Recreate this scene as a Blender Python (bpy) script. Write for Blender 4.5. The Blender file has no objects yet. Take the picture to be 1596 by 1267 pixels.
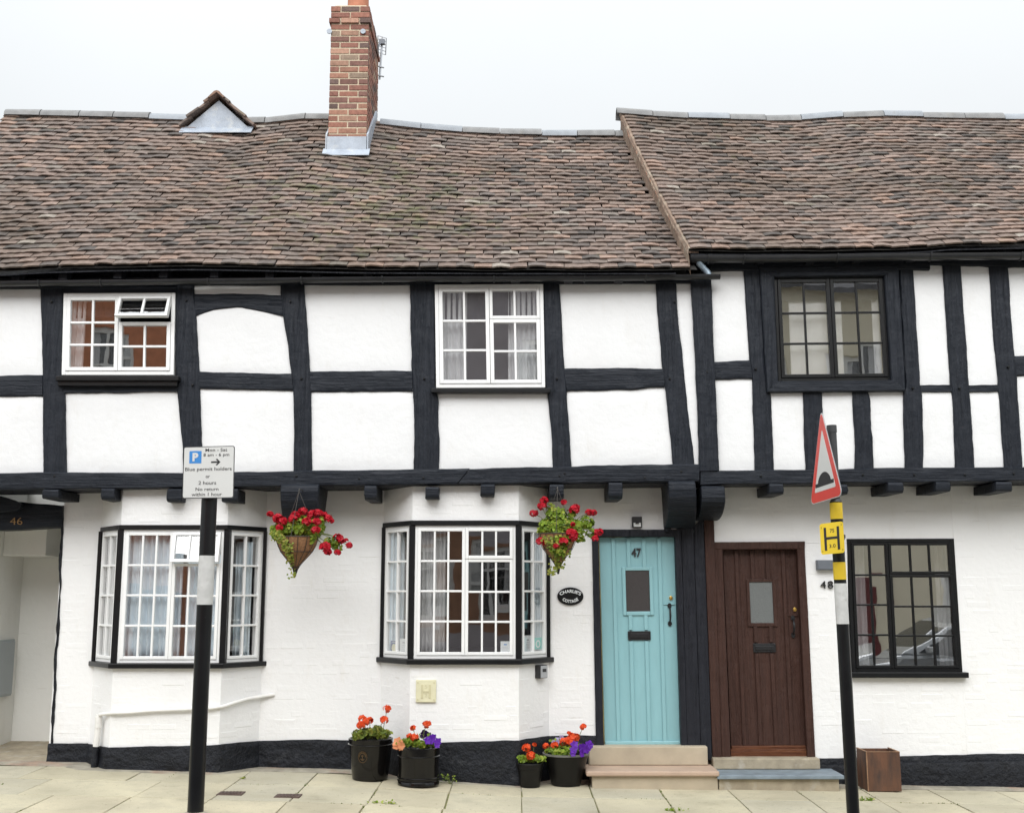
import bpy, bmesh, math, random
import numpy as np
from mathutils import Vector, Matrix, noise as mnoise
PI = math.pi
R = math.radians
rnd = random.Random(7)
SC = bpy.context.scene
COL = SC.collection

# ------------------------------------------------------------------ camera, sky, sun, exposure
D, HC, FPX, TH = 10.9, 1.6, 1800.0, R(9.46)
cam = bpy.data.cameras.new('camera')
cam.sensor_width = 36.0
cam.lens = FPX / 1596.0 * 36.0
cam.clip_start, cam.clip_end = 0.1, 900.0
cam_o = bpy.data.objects.new('camera', cam)
cam_o.location = (0, -D, HC)
cam_o.rotation_euler = (PI / 2 + TH, 0, 0)
COL.objects.link(cam_o)
SC.camera = cam_o

SUN_EL, SUN_AZ = R(36), R(-6)          # azimuth measured from -Y (street side) towards -X
W = bpy.data.worlds.new('World')
SC.world = W
W.use_nodes = True
nt = W.node_tree
nt.nodes.clear()
wout = nt.nodes.new('ShaderNodeOutputWorld')
wbg = nt.nodes.new('ShaderNodeBackground')
wsky = nt.nodes.new('ShaderNodeTexSky')
wsky.sky_type = 'NISHITA'
wsky.sun_disc = False
wsky.sun_elevation = SUN_EL
wsky.sun_rotation = PI + SUN_AZ
wbg_s = nt.nodes.new('ShaderNodeBackground')
wbg_s.inputs['Strength'].default_value = 0.05
nt.links.new(wsky.outputs[0], wbg_s.inputs['Color'])
wtc = nt.nodes.new('ShaderNodeTexCoord')
wsep = nt.nodes.new('ShaderNodeSeparateXYZ')
nt.links.new(wtc.outputs['Generated'], wsep.inputs[0])
wmx = nt.nodes.new('ShaderNodeMath'); wmx.operation = 'MAXIMUM'; wmx.inputs[1].default_value = 0.0
nt.links.new(wsep.outputs['Z'], wmx.inputs[0])
wma = nt.nodes.new('ShaderNodeMath'); wma.operation = 'MULTIPLY_ADD'
wma.inputs[1].default_value = 2.0 / 3.0; wma.inputs[2].default_value = 1.0 / 3.0
nt.links.new(wmx.outputs[0], wma.inputs[0])
wn = nt.nodes.new('ShaderNodeTexNoise')
wn.inputs['Scale'].default_value = 2.2; wn.inputs['Detail'].default_value = 5
nt.links.new(wtc.outputs['Generated'], wn.inputs['Vector'])
wnr = nt.nodes.new('ShaderNodeMapRange')
wnr.inputs['To Min'].default_value = 0.90; wnr.inputs['To Max'].default_value = 1.10
nt.links.new(wn.outputs['Fac'], wnr.inputs['Value'])
wmul = nt.nodes.new('ShaderNodeMath'); wmul.operation = 'MULTIPLY'
nt.links.new(wma.outputs[0], wmul.inputs[0]); nt.links.new(wnr.outputs[0], wmul.inputs[1])
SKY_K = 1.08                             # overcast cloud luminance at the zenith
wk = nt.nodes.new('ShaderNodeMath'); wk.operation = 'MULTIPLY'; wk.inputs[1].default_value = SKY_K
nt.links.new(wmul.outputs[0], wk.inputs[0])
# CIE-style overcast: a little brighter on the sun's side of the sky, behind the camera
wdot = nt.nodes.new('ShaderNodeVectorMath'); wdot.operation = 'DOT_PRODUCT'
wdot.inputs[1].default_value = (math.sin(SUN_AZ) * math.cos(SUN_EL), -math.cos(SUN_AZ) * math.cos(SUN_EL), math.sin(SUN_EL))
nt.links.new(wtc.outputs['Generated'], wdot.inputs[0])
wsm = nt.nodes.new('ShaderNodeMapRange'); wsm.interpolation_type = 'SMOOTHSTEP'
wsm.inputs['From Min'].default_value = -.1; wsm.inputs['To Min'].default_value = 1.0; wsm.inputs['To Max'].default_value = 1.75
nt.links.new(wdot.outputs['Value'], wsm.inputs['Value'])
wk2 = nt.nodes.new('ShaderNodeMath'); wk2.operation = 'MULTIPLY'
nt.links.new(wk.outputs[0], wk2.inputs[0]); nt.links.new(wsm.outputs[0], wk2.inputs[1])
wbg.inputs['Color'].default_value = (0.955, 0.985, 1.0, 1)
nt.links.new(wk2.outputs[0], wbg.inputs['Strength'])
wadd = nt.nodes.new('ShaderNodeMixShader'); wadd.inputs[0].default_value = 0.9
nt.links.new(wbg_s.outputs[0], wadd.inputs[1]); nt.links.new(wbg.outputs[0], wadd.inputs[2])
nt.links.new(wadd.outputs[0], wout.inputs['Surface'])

sun = bpy.data.lights.new('sun', 'SUN')
sun.energy = 1.5
sun.angle = R(50)
sun.color = (1.0, 0.985, 0.96)
sun_o = bpy.data.objects.new('sun', sun)
sdir = Vector((math.sin(SUN_AZ) * math.cos(SUN_EL), -math.cos(SUN_AZ) * math.cos(SUN_EL), math.sin(SUN_EL)))
sun_o.rotation_euler = sdir.to_track_quat('Z', 'Y').to_euler()
sun_o.location = (-4, -20, 20)
COL.objects.link(sun_o)

SC.view_settings.view_transform = 'Standard'
SC.view_settings.look = 'None'
SC.view_settings.gamma = 1.0
SC.view_settings.exposure = 0.69
try: SC.view_settings.use_curve_mapping = False
except Exception: pass
SC.render.engine = 'CYCLES'
SC.cycles.max_bounces = 8
SC.cycles.transparent_max_bounces = 24
SC.cycles.use_denoising = True

# ------------------------------------------------------------------ pixel -> place (planes of known depth)
CT, ST = math.cos(TH), math.sin(TH)
def P(px, py, Y=0.0):
    dx = (px - 798) / FPX; dy = -(py - 633.5) / FPX
    vy = CT - dy * ST; vz = ST + dy * CT
    t = (Y + D) / vy
    return Vector((dx * t, Y, HC + vz * t))
_gx = np.array([-14, -4.3, -3.05, -2.5, -1.5, -.68, .05, 1.9, 3.7, 4.8, 14.0])
_gz = np.array([.27, .146, .12, .101, .078, .04, -.008, -.033, -.06, -.08, -.16])
def G(x, y=0.0):
    return float(np.interp(x, _gx, _gz)) - 0.012 * max(0.0, -y)

# ------------------------------------------------------------------ materials
def M_(name):
    m = bpy.data.materials.new(name); m.use_nodes = True
    return m, m.node_tree, m.node_tree.nodes['Principled BSDF']
def ramp(nt, src, stops):
    r = nt.nodes.new('ShaderNodeValToRGB')
    e = r.color_ramp.elements
    while len(e) < len(stops): e.new(0.5)
    for q, (p, c) in zip(e, stops):
        q.position = p; q.color = (c[0], c[1], c[2], 1)
    nt.links.new(src, r.inputs[0])
    return r.outputs[0]
def pos(nt, scale=(1, 1, 1)):
    g = nt.nodes.new('ShaderNodeNewGeometry')
    mp = nt.nodes.new('ShaderNodeMapping'); mp.inputs['Scale'].default_value = scale
    nt.links.new(g.outputs['Position'], mp.inputs['Vector'])
    return mp.outputs[0]
def noi(nt, vec, scale, detail=4, rough=.55):
    n = nt.nodes.new('ShaderNodeTexNoise')
    n.inputs['Scale'].default_value = scale; n.inputs['Detail'].default_value = detail
    n.inputs['Roughness'].default_value = rough
    nt.links.new(vec, n.inputs['Vector'])
    return n.outputs['Fac']
def mixc(nt, fac, a, b, mode='MIX'):
    m = nt.nodes.new('ShaderNodeMix'); m.data_type = 'RGBA'; m.blend_type = mode
    for s, v in ((m.inputs[0], fac), (m.inputs[6], a), (m.inputs[7], b)):
        if hasattr(v, 'is_linked'): nt.links.new(v, s)
        elif isinstance(v, (int, float)): s.default_value = v
        else: s.default_value = (v[0], v[1], v[2], 1)
    return m.outputs[2]
def bump(nt, h, strength, dist, prev=None):
    b = nt.nodes.new('ShaderNodeBump')
    b.inputs['Strength'].default_value = strength; b.inputs['Distance'].default_value = dist
    nt.links.new(h, b.inputs['Height'])
    if prev is not None: nt.links.new(prev, b.inputs['Normal'])
    return b.outputs[0]
def simple(name, col, rough=.6, var=.18, vs=8, bs=0, bscale=60, bdist=.003, stretch=(1, 1, 1), metal=0, spec=.5, big=None):
    m, t, b = M_(name)
    v = pos(t, stretch)
    n = noi(t, v, vs, 5)
    lo = [c * (1 - var) for c in col]; hi = [min(1, c * (1 + var)) for c in col]
    c = ramp(t, n, [(.25, lo), (.75, hi)])
    if big:                                   # (colour, scale, threshold) blotches of dirt
        bn = noi(t, pos(t, big[3] if len(big) > 3 else (1, 1, 1)), big[1], 6, .65)
        f = ramp(t, bn, [(big[2], (0, 0, 0)), (min(1, big[2] + .22), (1, 1, 1))])
        c = mixc(t, f, c, big[0])
    t.links.new(c, b.inputs['Base Color'])
    b.inputs['Roughness'].default_value = rough
    b.inputs['Metallic'].default_value = metal
    b.inputs['Specular IOR Level'].default_value = spec
    if bs:
        t.links.new(bump(t, noi(t, v, bscale, 6, .6), bs, bdist), b.inputs['Normal'])
    return m
def tonemat(name, rough=.8, nscale=25, nvar=.35, lichen=None, bs=.5, bdist=.004, stain=None, moss=None):
    m, t, b = M_(name)
    a = t.nodes.new('ShaderNodeAttribute'); a.attribute_name = 'tone'
    v = pos(t)
    n = noi(t, v, nscale, 5, .65)
    k = ramp(t, n, [(.25, (1 - nvar,) * 3), (.75, (1 + nvar,) * 3)])
    c = mixc(t, 1.0, a.outputs['Color'], k, 'MULTIPLY')
    if stain:
        sf = ramp(t, noi(t, v, stain[1], 4, .6), [(stain[2], (0, 0, 0)), (stain[2] + .25, (1, 1, 1))])
        c = mixc(t, sf, c, mixc(t, 1.0, c, stain[0], 'MULTIPLY'))
    if moss:                                  # green growth, thickest round a damp spot
        dn = t.nodes.new('ShaderNodeVectorMath'); dn.operation = 'DISTANCE'; dn.inputs[1].default_value = moss[1]
        t.links.new(v, dn.inputs[0])
        mr = t.nodes.new('ShaderNodeMapRange'); mr.inputs['From Min'].default_value = .3; mr.inputs['From Max'].default_value = moss[2]
        mr.inputs['To Min'].default_value = .22; mr.inputs['To Max'].default_value = 0.0
        t.links.new(dn.outputs['Value'], mr.inputs['Value'])
        ad = t.nodes.new('ShaderNodeMath'); ad.operation = 'ADD'
        t.links.new(noi(t, v, 5.5, 6, .7), ad.inputs[0]); t.links.new(mr.outputs[0], ad.inputs[1])
        c = mixc(t, ramp(t, ad.outputs[0], [(.60, (0, 0, 0)), (.78, (.75,) * 3)]), c, moss[0])
    if lichen:
        lf = ramp(t, noi(t, v, lichen[1], 5, .7), [(lichen[2], (0, 0, 0)), (lichen[2] + .06, (1, 1, 1))])
        c = mixc(t, lf, c, lichen[0])
    t.links.new(c, b.inputs['Base Color'])
    b.inputs['Roughness'].default_value = rough
    b.inputs['Specular IOR Level'].default_value = .3
    if bs: t.links.new(bump(t, noi(t, v, 90, 5, .6), bs, bdist), b.inputs['Normal'])
    return m
MT = {}
def plaster(name, col, dirt, bs=.35, bsc=14, streak=.22):
    m, t, b = M_(name)
    v = pos(t)
    c = ramp(t, noi(t, v, 2.2, 6, .6), [(.3, [x * .965 for x in col]), (.7, col)])
    f = ramp(t, noi(t, pos(t, (1, 1, .35)), 5.5, 7, .7), [(.56, (0, 0, 0)), (.80, (.65,) * 3)])
    c = mixc(t, f, c, dirt)
    f2 = ramp(t, noi(t, pos(t, (2.6, 2.6, 24)), 1.0, 4, .7), [(.66, (0, 0, 0)), (.72, (streak,) * 3)])
    c = mixc(t, f2, c, (.55, .52, .47))
    t.links.new(c, b.inputs['Base Color'])
    b.inputs['Roughness'].default_value = .62
    b.inputs['Specular IOR Level'].default_value = .3
    h1 = bump(t, noi(t, v, bsc, 5, .5), bs, .012)
    t.links.new(bump(t, noi(t, v, 75, 4, .55), .25, .004, h1), b.inputs['Normal'])
    return m
MT['plaster'] = plaster('white_plaster', (.80, .805, .81), (.70, .69, .66))
MT['brickpaint'] = plaster('white_painted_brick', (.85, .85, .85), (.74, .715, .67), .3, 22, .42)
MT['alcove'] = plaster('grey_white_render', (.88, .88, .845), (.74, .74, .69))
def timber_mat(name, stretch, col=(.008, .0105, .016), hi=(.019, .023, .032)):
    m, t, b = M_(name)
    v = pos(t, stretch)
    g = noi(t, v, 1.0, 7, .62)
    c = ramp(t, g, [(.32, col), (.72, hi)])
    f = ramp(t, noi(t, pos(t), 4, 6, .7), [(.66, (0, 0, 0)), (.82, (1, 1, 1))])
    c = mixc(t, f, c, (.04, .042, .045))
    t.links.new(c, b.inputs['Base Color'])
    t.links.new(ramp(t, g, [(.3, (.62,) * 3), (.7, (.42,) * 3)]), b.inputs['Roughness'])
    b.inputs['Specular IOR Level'].default_value = .24
    crack = ramp(t, noi(t, pos(t, [s * .45 for s in stretch]), 1.0, 5, .75), [(.40, (0, 0, 0)), (.47, (1, 1, 1))])
    h = bump(t, g, .6, .012)
    h = bump(t, crack, .5, .007, h)
    t.links.new(bump(t, noi(t, pos(t), 9, 3), .35, .03, h), b.inputs['Normal'])
    return m
MT['tv'] = timber_mat('black_timber_upright', (62, 62, 3.4))
MT['th'] = timber_mat('black_timber_level', (3.4, 62, 62))
MT['tgloss'] = simple('black_gloss_paint', (.008, .0085, .0095), .34, .2, 12, .3, 70, .003, spec=.28)
MT['tsatin'] = timber_mat('black_boarding', (50, 50, 3), (.010, .011, .016), (.022, .024, .032))
MT['brown'] = timber_mat('brown_stained_timber', (55, 55, 3), (.042, .0205, .016), (.066, .032, .0245))
MT['sillwood'] = timber_mat('varnished_sill_wood', (3, 55, 55), (.07, .022, .01), (.16, .06, .025))
MT['whitepaint'] = simple('white_window_paint', (.84, .845, .84), .35, .03, 6, .15, 50, .002)
MT['mint'] = simple('turquoise_door_paint', (.25, .465, .505), .42, .05, 3, .25, 40, .002, (6, 6, 1))
MT['brass'] = simple('brass', (.62, .42, .12), .3, .2, 30, metal=1)
MT['gilt'] = simple('gold_weatherstrip', (.45, .36, .14), .45, .2, 30, metal=.5)
MT['iron'] = simple('black_iron', (.02, .02, .022), .4, .2, 30, .4, 60, .003, metal=.3)
MT['gutter'] = simple('black_gutter_plastic', (.022, .023, .026), .36, .3, 6, .15, 20, .004)
MT['lead'] = simple('grey_lead', (.33, .37, .43), .5, .22, 7, .4, 20, .006, spec=.5, big=((.50, .51, .50), 6, .55))
MT['ridge'] = simple('weathered_ridge', (.20, .20, .20), .85, .25, 9, .6, 60, .006, big=((.20, .19, .17), 7, .58))
MT['mortar'] = simple('sandy_mortar', (.50, .42, .31), .9, .2, 25, .7, 90, .004)
MT['vergemortar'] = simple('verge_mortar', (.22, .155, .115), .9, .45, 11, .8, 60, .01, big=((.34, .30, .235), 9, .5))
MT['tile'] = tonemat('clay_roof_tile', .82, 22, .42, ((.36, .35, .28), 42, .665), .6, .005, ((.62, .62, .58), .9, .45), ((.115, .12, .055), (-1.5, 1.2, 4.9), 2.3))
MT['underlay'] = simple('roof_underlay', (.02, .018, .016), .9)
MT['brick'] = tonemat('red_brick', .85, 30, .3, ((.42, .34, .26), 16, .69), .6, .004)
MT['pot_clay'] = simple('terracotta', (.42, .17, .10), .8, .2, 12, .3)
def slab_mat():
    m, t, b = M_('flagstone')
    a = t.nodes.new('ShaderNodeAttribute'); a.attribute_name = 'tone'
    v = pos(t)
    k = ramp(t, noi(t, v, 3.4, 7, .68), [(.28, (.74, .74, .75)), (.72, (1.14, 1.13, 1.10))])
    c = mixc(t, 1.0, a.outputs['Color'], k, 'MULTIPLY')
    k2 = ramp(t, noi(t, v, 160, 3, .7), [(.3, (.84,) * 3), (.7, (1.12,) * 3)])
    c = mixc(t, 1.0, c, k2, 'MULTIPLY')
    f = ramp(t, noi(t, v, 1.7, 7, .7), [(.47, (0, 0, 0)), (.70, (.85,) * 3)])
    c = mixc(t, f, c, (.27, .245, .18))
    sp = ramp(t, noi(t, v, 30, 3, .6), [(.655, (0, 0, 0)), (.70, (.6,) * 3)])
    c = mixc(t, sp, c, (.16, .14, .10))
    t.links.new(c, b.inputs['Base Color'])
    b.inputs['Roughness'].default_value = .8
    b.inputs['Specular IOR Level'].default_value = .3
    h = bump(t, noi(t, v, 200, 4, .7), .4, .002)
    t.links.new(bump(t, noi(t, v, 14, 4), .25, .008, h), b.inputs['Normal'])
    return m
MT['slab'] = slab_mat()
MT['drain'] = simple('dull_iron_cover', (.085, .055, .045), .7, .3, 20, .4, 60)
MT['oldbrass'] = simple('dull_brass', (.33, .19, .07), .5, .2, 30)
MT['joint'] = simple('mossy_joint', (.20, .20, .085), .95, .5, 14, .5, big=((.085, .13, .02), 5, .52))
MT['redbed'] = simple('mortar_bed', (.30, .275, .22), .92, .4, 7, .8, 50, .01, big=((.36, .215, .15), 2.2, .52))
MT['kerb'] = simple('kerb_stone', (.34, .32, .27), .85, .2, 12, .5, 80, .004)
MT['asphalt'] = simple('asphalt', (.05, .05, .052), .9, .25, 60, .8, 200, .006)
MT['earth'] = simple('ground_earth', (.16, .14, .10), .95, .3, 2)
MT['stepstone'] = simple('pale_step_stone', (.44, .375, .28), .8, .14, 5, .4, 90, .004, big=((.26, .22, .15), 4, .62))
MT['treadstone'] = simple('pink_tread_stone', (.45, .33, .25), .75, .12, 5, .3, 90, .003, big=((.30, .21, .15), 5, .6))
MT['slate'] = simple('blue_slate', (.19, .235, .275), .5, .25, 9, .4, 40, .004, (1, 1, 1), big=((.36, .38, .38), 14, .66))
MT['concrete'] = simple('worn_concrete', (.35, .30, .22), .85, .28, 8, .7, 60, .006, big=((.46, .43, .37), 6, .55))
MT['plinth'] = simple('black_plinth_paint', (.009, .0105, .015), .55, .4, 9, 1.0, 26, .025, spec=.3, big=((.055, .057, .062), 8, .60))
MT['potblack'] = simple('black_glaze', (.005, .0045, .0045), .14, .3, 6, .1, 12, .003, spec=.4)
MT['potmatt'] = simple('black_plastic', (.006, .0058, .0056), .36, .3, 6, .1, 30, .002, spec=.3)
MT['rim_grey'] = simple('grey_worn_rim', (.14, .14, .13), .5, .2, 10)
MT['emblem'] = simple('dull_bronze', (.10, .062, .03), .45, .2, 40, metal=.4)
MT['soil'] = simple('potting_soil', (.028, .02, .014), .95, .5, 40, .8, 80, .01)
MT['rust'] = simple('rusted_steel', (.105, .047, .025), .75, .45, 7, .5, 60, .004, (1, 1, .35), big=((.045, .028, .022), 5, .47, (2, 2, .6)))
MT['rustdark'] = simple('rusted_edge', (.26, .15, .085), .8, .4, 14, .5)
MT['poleblack'] = simple('pole_black_paint', (.006, .0063, .0075), .30, .3, 5, .12, 12, .003, spec=.35, big=((.22, .22, .22), 26, .70, (1, 1, .5)))
MT['polegrey'] = simple('pole_dark_grey', (.045, .047, .05), .45, .25, 9, .2, 30, .002)
MT['bandwhite'] = simple('pole_white_band', (.60, .60, .58), .45, .12, 14, .6, 16, .012, big=((.42, .41, .38), 10, .6))
MT['bandyellow'] = simple('pole_yellow_band', (.70, .49, .02), .45, .08, 14, .15, 20, .003)
MT['signwhite'] = simple('sign_white', (.66, .665, .645), .35, .03, 3)
MT['signred'] = simple('sign_red', (.68, .075, .06), .35, .1, 3)
MT['signyellow'] = simple('sign_yellow', (.78, .56, .035), .4, .06, 5)
MT['paleyellow'] = simple('faded_yellow_plate', (.70, .67, .47), .5, .08, 12)
MT['olive'] = simple('faded_relief', (.60, .56, .36), .5, .08, 12)
MT['signblue'] = simple('sign_blue', (.045, .24, .60), .4, .04, 3)
MT['ink'] = simple('sign_black', (.02, .02, .022), .45, .1, 5)
MT['greyback'] = simple('galvanised_grey', (.27, .28, .29), .45, .15, 9, metal=.4)
MT['greybox'] = simple('grey_box', (.14, .155, .18), .5, .06, 9)
MT['cabinet'] = simple('meter_cabinet_grey', (.36, .40, .42), .45, .04, 5)
MT['silver'] = simple('silver_plastic', (.45, .46, .48), .35, .06, 9, metal=.3)
MT['pipewhite'] = simple('white_painted_pipe', (.77, .76, .735), .5, .06, 9, .3, 40, .003, big=((.55, .5, .44), 9, .66))
MT['galv'] = simple('galvanised_pipe', (.30, .37, .44), .4, .3, 20, metal=.5)
MT['coir'] = simple('coir_liner', (.30, .155, .075), .95, .3, 60, .9, 130, .012)
MT['wire'] = simple('black_wire', (.03, .026, .022), .5)
MT['chain'] = simple('grey_chain', (.12, .11, .10), .5, metal=.6)
MT['aerial'] = simple('grey_aerial', (.40, .42, .45), .4, metal=.6)
MT['net'] = simple('net_curtain', (.78, .79, .80), .9, .06, 5)
MT['bluecurt'] = simple('pale_blue_curtain', (.74, .84, .90), .9, .08, 5)
MT['greycurt'] = simple('grey_curtain', (.58, .58, .58), .9, .1, 5)
MT['room'] = simple('dim_room_wall', (.13, .125, .125), .9, .1, 2)
MT['roomlight'] = simple('pale_room_wall', (.32, .32, .33), .9, .1, 2)
MT['dark'] = simple('dark_void', (.02, .02, .02), .9)
MT['stem'] = simple('plant_stem', (.12, .15, .04), .6)
def leafmat(name, trans=.35):
    m, t, b = M_(name)
    a = t.nodes.new('ShaderNodeAttribute'); a.attribute_name = 'tone'
    t.links.new(a.outputs['Color'], b.inputs['Base Color'])
    b.inputs['Roughness'].default_value = .5
    b.inputs['Specular IOR Level'].default_value = .35
    tr = t.nodes.new('ShaderNodeBsdfTranslucent'); t.links.new(a.outputs['Color'], tr.inputs['Color'])
    mx = t.nodes.new('ShaderNodeMixShader'); mx.inputs[0].default_value = trans
    t.links.new(b.outputs[0], mx.inputs[1]); t.links.new(tr.outputs[0], mx.inputs[2])
    t.links.new(mx.outputs[0], t.nodes['Material Output'].inputs['Surface'])
    return m
MT['leaf'] = leafmat('leaf')
MT['petal'] = leafmat('petal', .3)
def glass_mat(name, base=.035, k=1.3, rough=.0, tint=(1, 1, 1)):
    m, t, b = M_(name)
    t.nodes.remove(b)
    fr = t.nodes.new('ShaderNodeFresnel'); fr.inputs['IOR'].default_value = 1.5
    ma = t.nodes.new('ShaderNodeMath'); ma.operation = 'MULTIPLY_ADD'; ma.use_clamp = True
    ma.inputs[1].default_value = k; ma.inputs[2].default_value = base
    t.links.new(fr.outputs[0], ma.inputs[0])
    gl = t.nodes.new('ShaderNodeBsdfGlossy'); gl.inputs['Roughness'].default_value = rough
    tr = t.nodes.new('ShaderNodeBsdfTransparent'); tr.inputs['Color'].default_value = (*tint, 1)
    wob = bump(t, noi(t, pos(t), 3, 2), .022, .02)
    t.links.new(wob, gl.inputs['Normal'])
    mx = t.nodes.new('ShaderNodeMixShader')
    bf = t.nodes.new('ShaderNodeNewGeometry')
    inv = t.nodes.new('ShaderNodeMath'); inv.operation = 'SUBTRACT'; inv.inputs[0].default_value = 1.0
    t.links.new(bf.outputs['Backfacing'], inv.inputs[1])
    mq = t.nodes.new('ShaderNodeMath'); mq.operation = 'MULTIPLY'
    t.links.new(ma.outputs[0], mq.inputs[0]); t.links.new(inv.outputs[0], mq.inputs[1])
    t.links.new(mq.outputs[0], mx.inputs[0]); t.links.new(tr.outputs[0], mx.inputs[1]); t.links.new(gl.outputs[0], mx.inputs[2])
    t.links.new(mx.outputs[0], t.nodes['Material Output'].inputs['Surface'])
    return m
MT['glass'] = glass_mat('window_glass', .14, 2.4)
MT['upglass'] = glass_mat('coated_window_glass', .30, 2.2)
MT['oldglass'] = glass_mat('old_window_glass', .34, 2.2)
def frosted(name, col):
    m, t, b = M_(name)
    v = pos(t)
    c = ramp(t, noi(t, v, 260, 3), [(.3, [x * .8 for x in col]), (.7, [x * 1.2 for x in col])])
    t.links.new(c, b.inputs['Base Color']); b.inputs['Roughness'].default_value = .22
    t.links.new(bump(t, noi(t, v, 150, 2), .6, .003), b.inputs['Normal'])
    return m
MT['frost_dark'] = frosted('dark_obscure_glass', (.055, .05, .05))
MT['frost_grey'] = frosted('grey_obscure_glass', (.15, .16, .16))

# ------------------------------------------------------------------ building helpers
ORG = {}
PANEMAT = [None]
class MB:
    def __init__(s): s.v = []; s.f = []; s.t = []
    def add(s, vs, fs, tone=None):
        o = len(s.v)
        s.v += [tuple(v) for v in vs]; s.f += [tuple(i + o for i in f) for f in fs]
        s.t += [tone or (.5, .5, .5)] * len(vs)
    HEX = [(0, 1, 2, 3), (7, 6, 5, 4), (0, 4, 5, 1), (1, 5, 6, 2), (2, 6, 7, 3), (3, 7, 4, 0)]
    def hexa(s, c8, tone=None): s.add(c8, s.HEX, tone)
    def box(s, x0, x1, y0, y1, z0, z1, tone=None):
        s.hexa([(x0, y0, z0), (x1, y0, z0), (x1, y0, z1), (x0, y0, z1), (x0, y1, z0), (x1, y1, z0), (x1, y1, z1), (x0, y1, z1)], tone)
    def mbox(s, mf, u0, u1, w0, w1, d0, d1, tone=None):        # d1 = outward face
        s.hexa([mf(u0, w0, d1), mf(u1, w0, d1), mf(u1, w1, d1), mf(u0, w1, d1), mf(u0, w0, d0), mf(u1, w0, d0), mf(u1, w1, d0), mf(u0, w1, d0)], tone)
    def prism(s, poly, mf, d0, d1, tone=None):                  # poly of (u,w)
        n = len(poly)
        s.add([mf(u, w, d1) for u, w in poly] + [mf(u, w, d0) for u, w in poly],
              [tuple(range(n)), tuple(range(2 * n - 1, n - 1, -1))] + [(i, i + n, (i + 1) % n + n, (i + 1) % n) for i in range(n)], tone)
    def slab(s, poly, z0, z1, tone=None):
        n = len(poly)
        z1f = z1 if callable(z1) else (lambda x, y: z1)
        s.add([(x, y, z0) for x, y in poly] + [(x, y, z1f(x, y)) for x, y in poly],
              [tuple(range(n - 1, -1, -1)), tuple(range(n, 2 * n))] + [(i, (i + 1) % n, (i + 1) % n + n, i + n) for i in range(n)], tone)
    def tube(s, pts, r, n=8, tone=None, caps=True):
        pts = [Vector(p) for p in pts]; rr = r if isinstance(r, (list, tuple)) else [r] * len(pts)
        vs = []; fs = []
        prev = None
        for i, p in enumerate(pts):
            tg = (pts[min(i + 1, len(pts) - 1)] - pts[max(i - 1, 0)]).normalized()
            if prev is None:
                a = tg.cross(Vector((0, 0, 1)) if abs(tg.z) < .9 else Vector((1, 0, 0))).normalized()
            else:
                a = (prev - tg * prev.dot(tg)).normalized()
            prev = a; b = tg.cross(a)
            for k in range(n):
                q = 2 * PI * k / n
                vs.append(p + (a * math.cos(q) + b * math.sin(q)) * rr[i])
        for i in range(len(pts) - 1):
            for k in range(n):
                fs.append((i * n + k, i * n + (k + 1) % n, (i + 1) * n + (k + 1) % n, (i + 1) * n + k))
        if caps:
            fs.append(tuple(range(n - 1, -1, -1))); fs.append(tuple(range((len(pts) - 1) * n, len(pts) * n)))
        s.add(vs, fs, tone)
    def lathe(s, prof, c, n=40, tone=None, sx=1.0, sy=1.0, close=True):
        vs = []; fs = []
        for r, z in prof:
            for k in range(n):
                q = 2 * PI * k / n
                vs.append((c[0] + r * sx * math.cos(q), c[1] + r * sy * math.sin(q), c[2] + z))
        for i in range(len(prof) - 1):
            for k in range(n):
                fs.append((i * n + k, i * n + (k + 1) % n, (i + 1) * n + (k + 1) % n, (i + 1) * n + k))
        if close:
            fs.append(tuple(range(n - 1, -1, -1))); fs.append(tuple(range((len(prof) - 1) * n, len(prof) * n)))
        s.add(vs, fs, tone)
    def mesh(s, name, mat, org=Vector((0, 0, 0)), recalc=True, smooth=None, tone=False):
        me = bpy.data.meshes.new(name)
        me.from_pydata([(v[0] - org[0], v[1] - org[1], v[2] - org[2]) for v in s.v], [], s.f)
        if tone:
            at = me.attributes.new('tone', 'FLOAT_COLOR', 'POINT')
            at.data.foreach_set('color', np.array([(t[0], t[1], t[2], 1.0) for t in s.t], dtype=np.float32).ravel())
        if recalc:
            bm = bmesh.new(); bm.from_mesh(me)
            bmesh.ops.recalc_face_normals(bm, faces=bm.faces)
            bm.to_mesh(me); bm.free()
        if smooth is not None:
            me.shade_smooth(); me.set_sharp_from_angle(angle=R(smooth))
        if mat is not None: me.materials.append(mat)
        me.update()
        return me
    def build(s, name, mat, parent=None, smooth=None, bevel=0, tone=False, recalc=True, **props):
        org = ORG[parent] if parent is not None else props.pop('origin', Vector((0, 0, 0)))
        me = s.mesh(name, mat, org, recalc, smooth, tone)
        o = place(name, me, parent, org)
        if bevel:
            md = o.modifiers.new('bevel', 'BEVEL'); md.width = bevel; md.segments = 2; md.limit_method = 'ANGLE'; md.angle_limit = R(40)
        for k, v in props.items(): o[k] = v
        return o
def place(name, me, parent, org, mat4=None):
    o = bpy.data.objects.new(name, me)
    COL.objects.link(o)
    if parent is not None:
        o.parent = parent
        base = Vector(org) - ORG[parent]
    else: base = Vector(org)
    if mat4 is not None: o.matrix_basis = Matrix.Translation(base) @ mat4
    else: o.location = base
    ORG[o] = Vector(org)
    return o
def tag(o, label=None, cat=None, group=None, kind=None):
    if label: o['label'] = label
    if cat: o['category'] = cat
    if group: o['group'] = group
    if kind: o['kind'] = kind
    return o
def thing(name, loc, label=None, cat=None, group=None):
    o = bpy.data.objects.new(name, None); o.empty_display_size = .1
    o.location = loc; COL.objects.link(o); ORG[o] = Vector(loc)
    return tag(o, label, cat, group)
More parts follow.
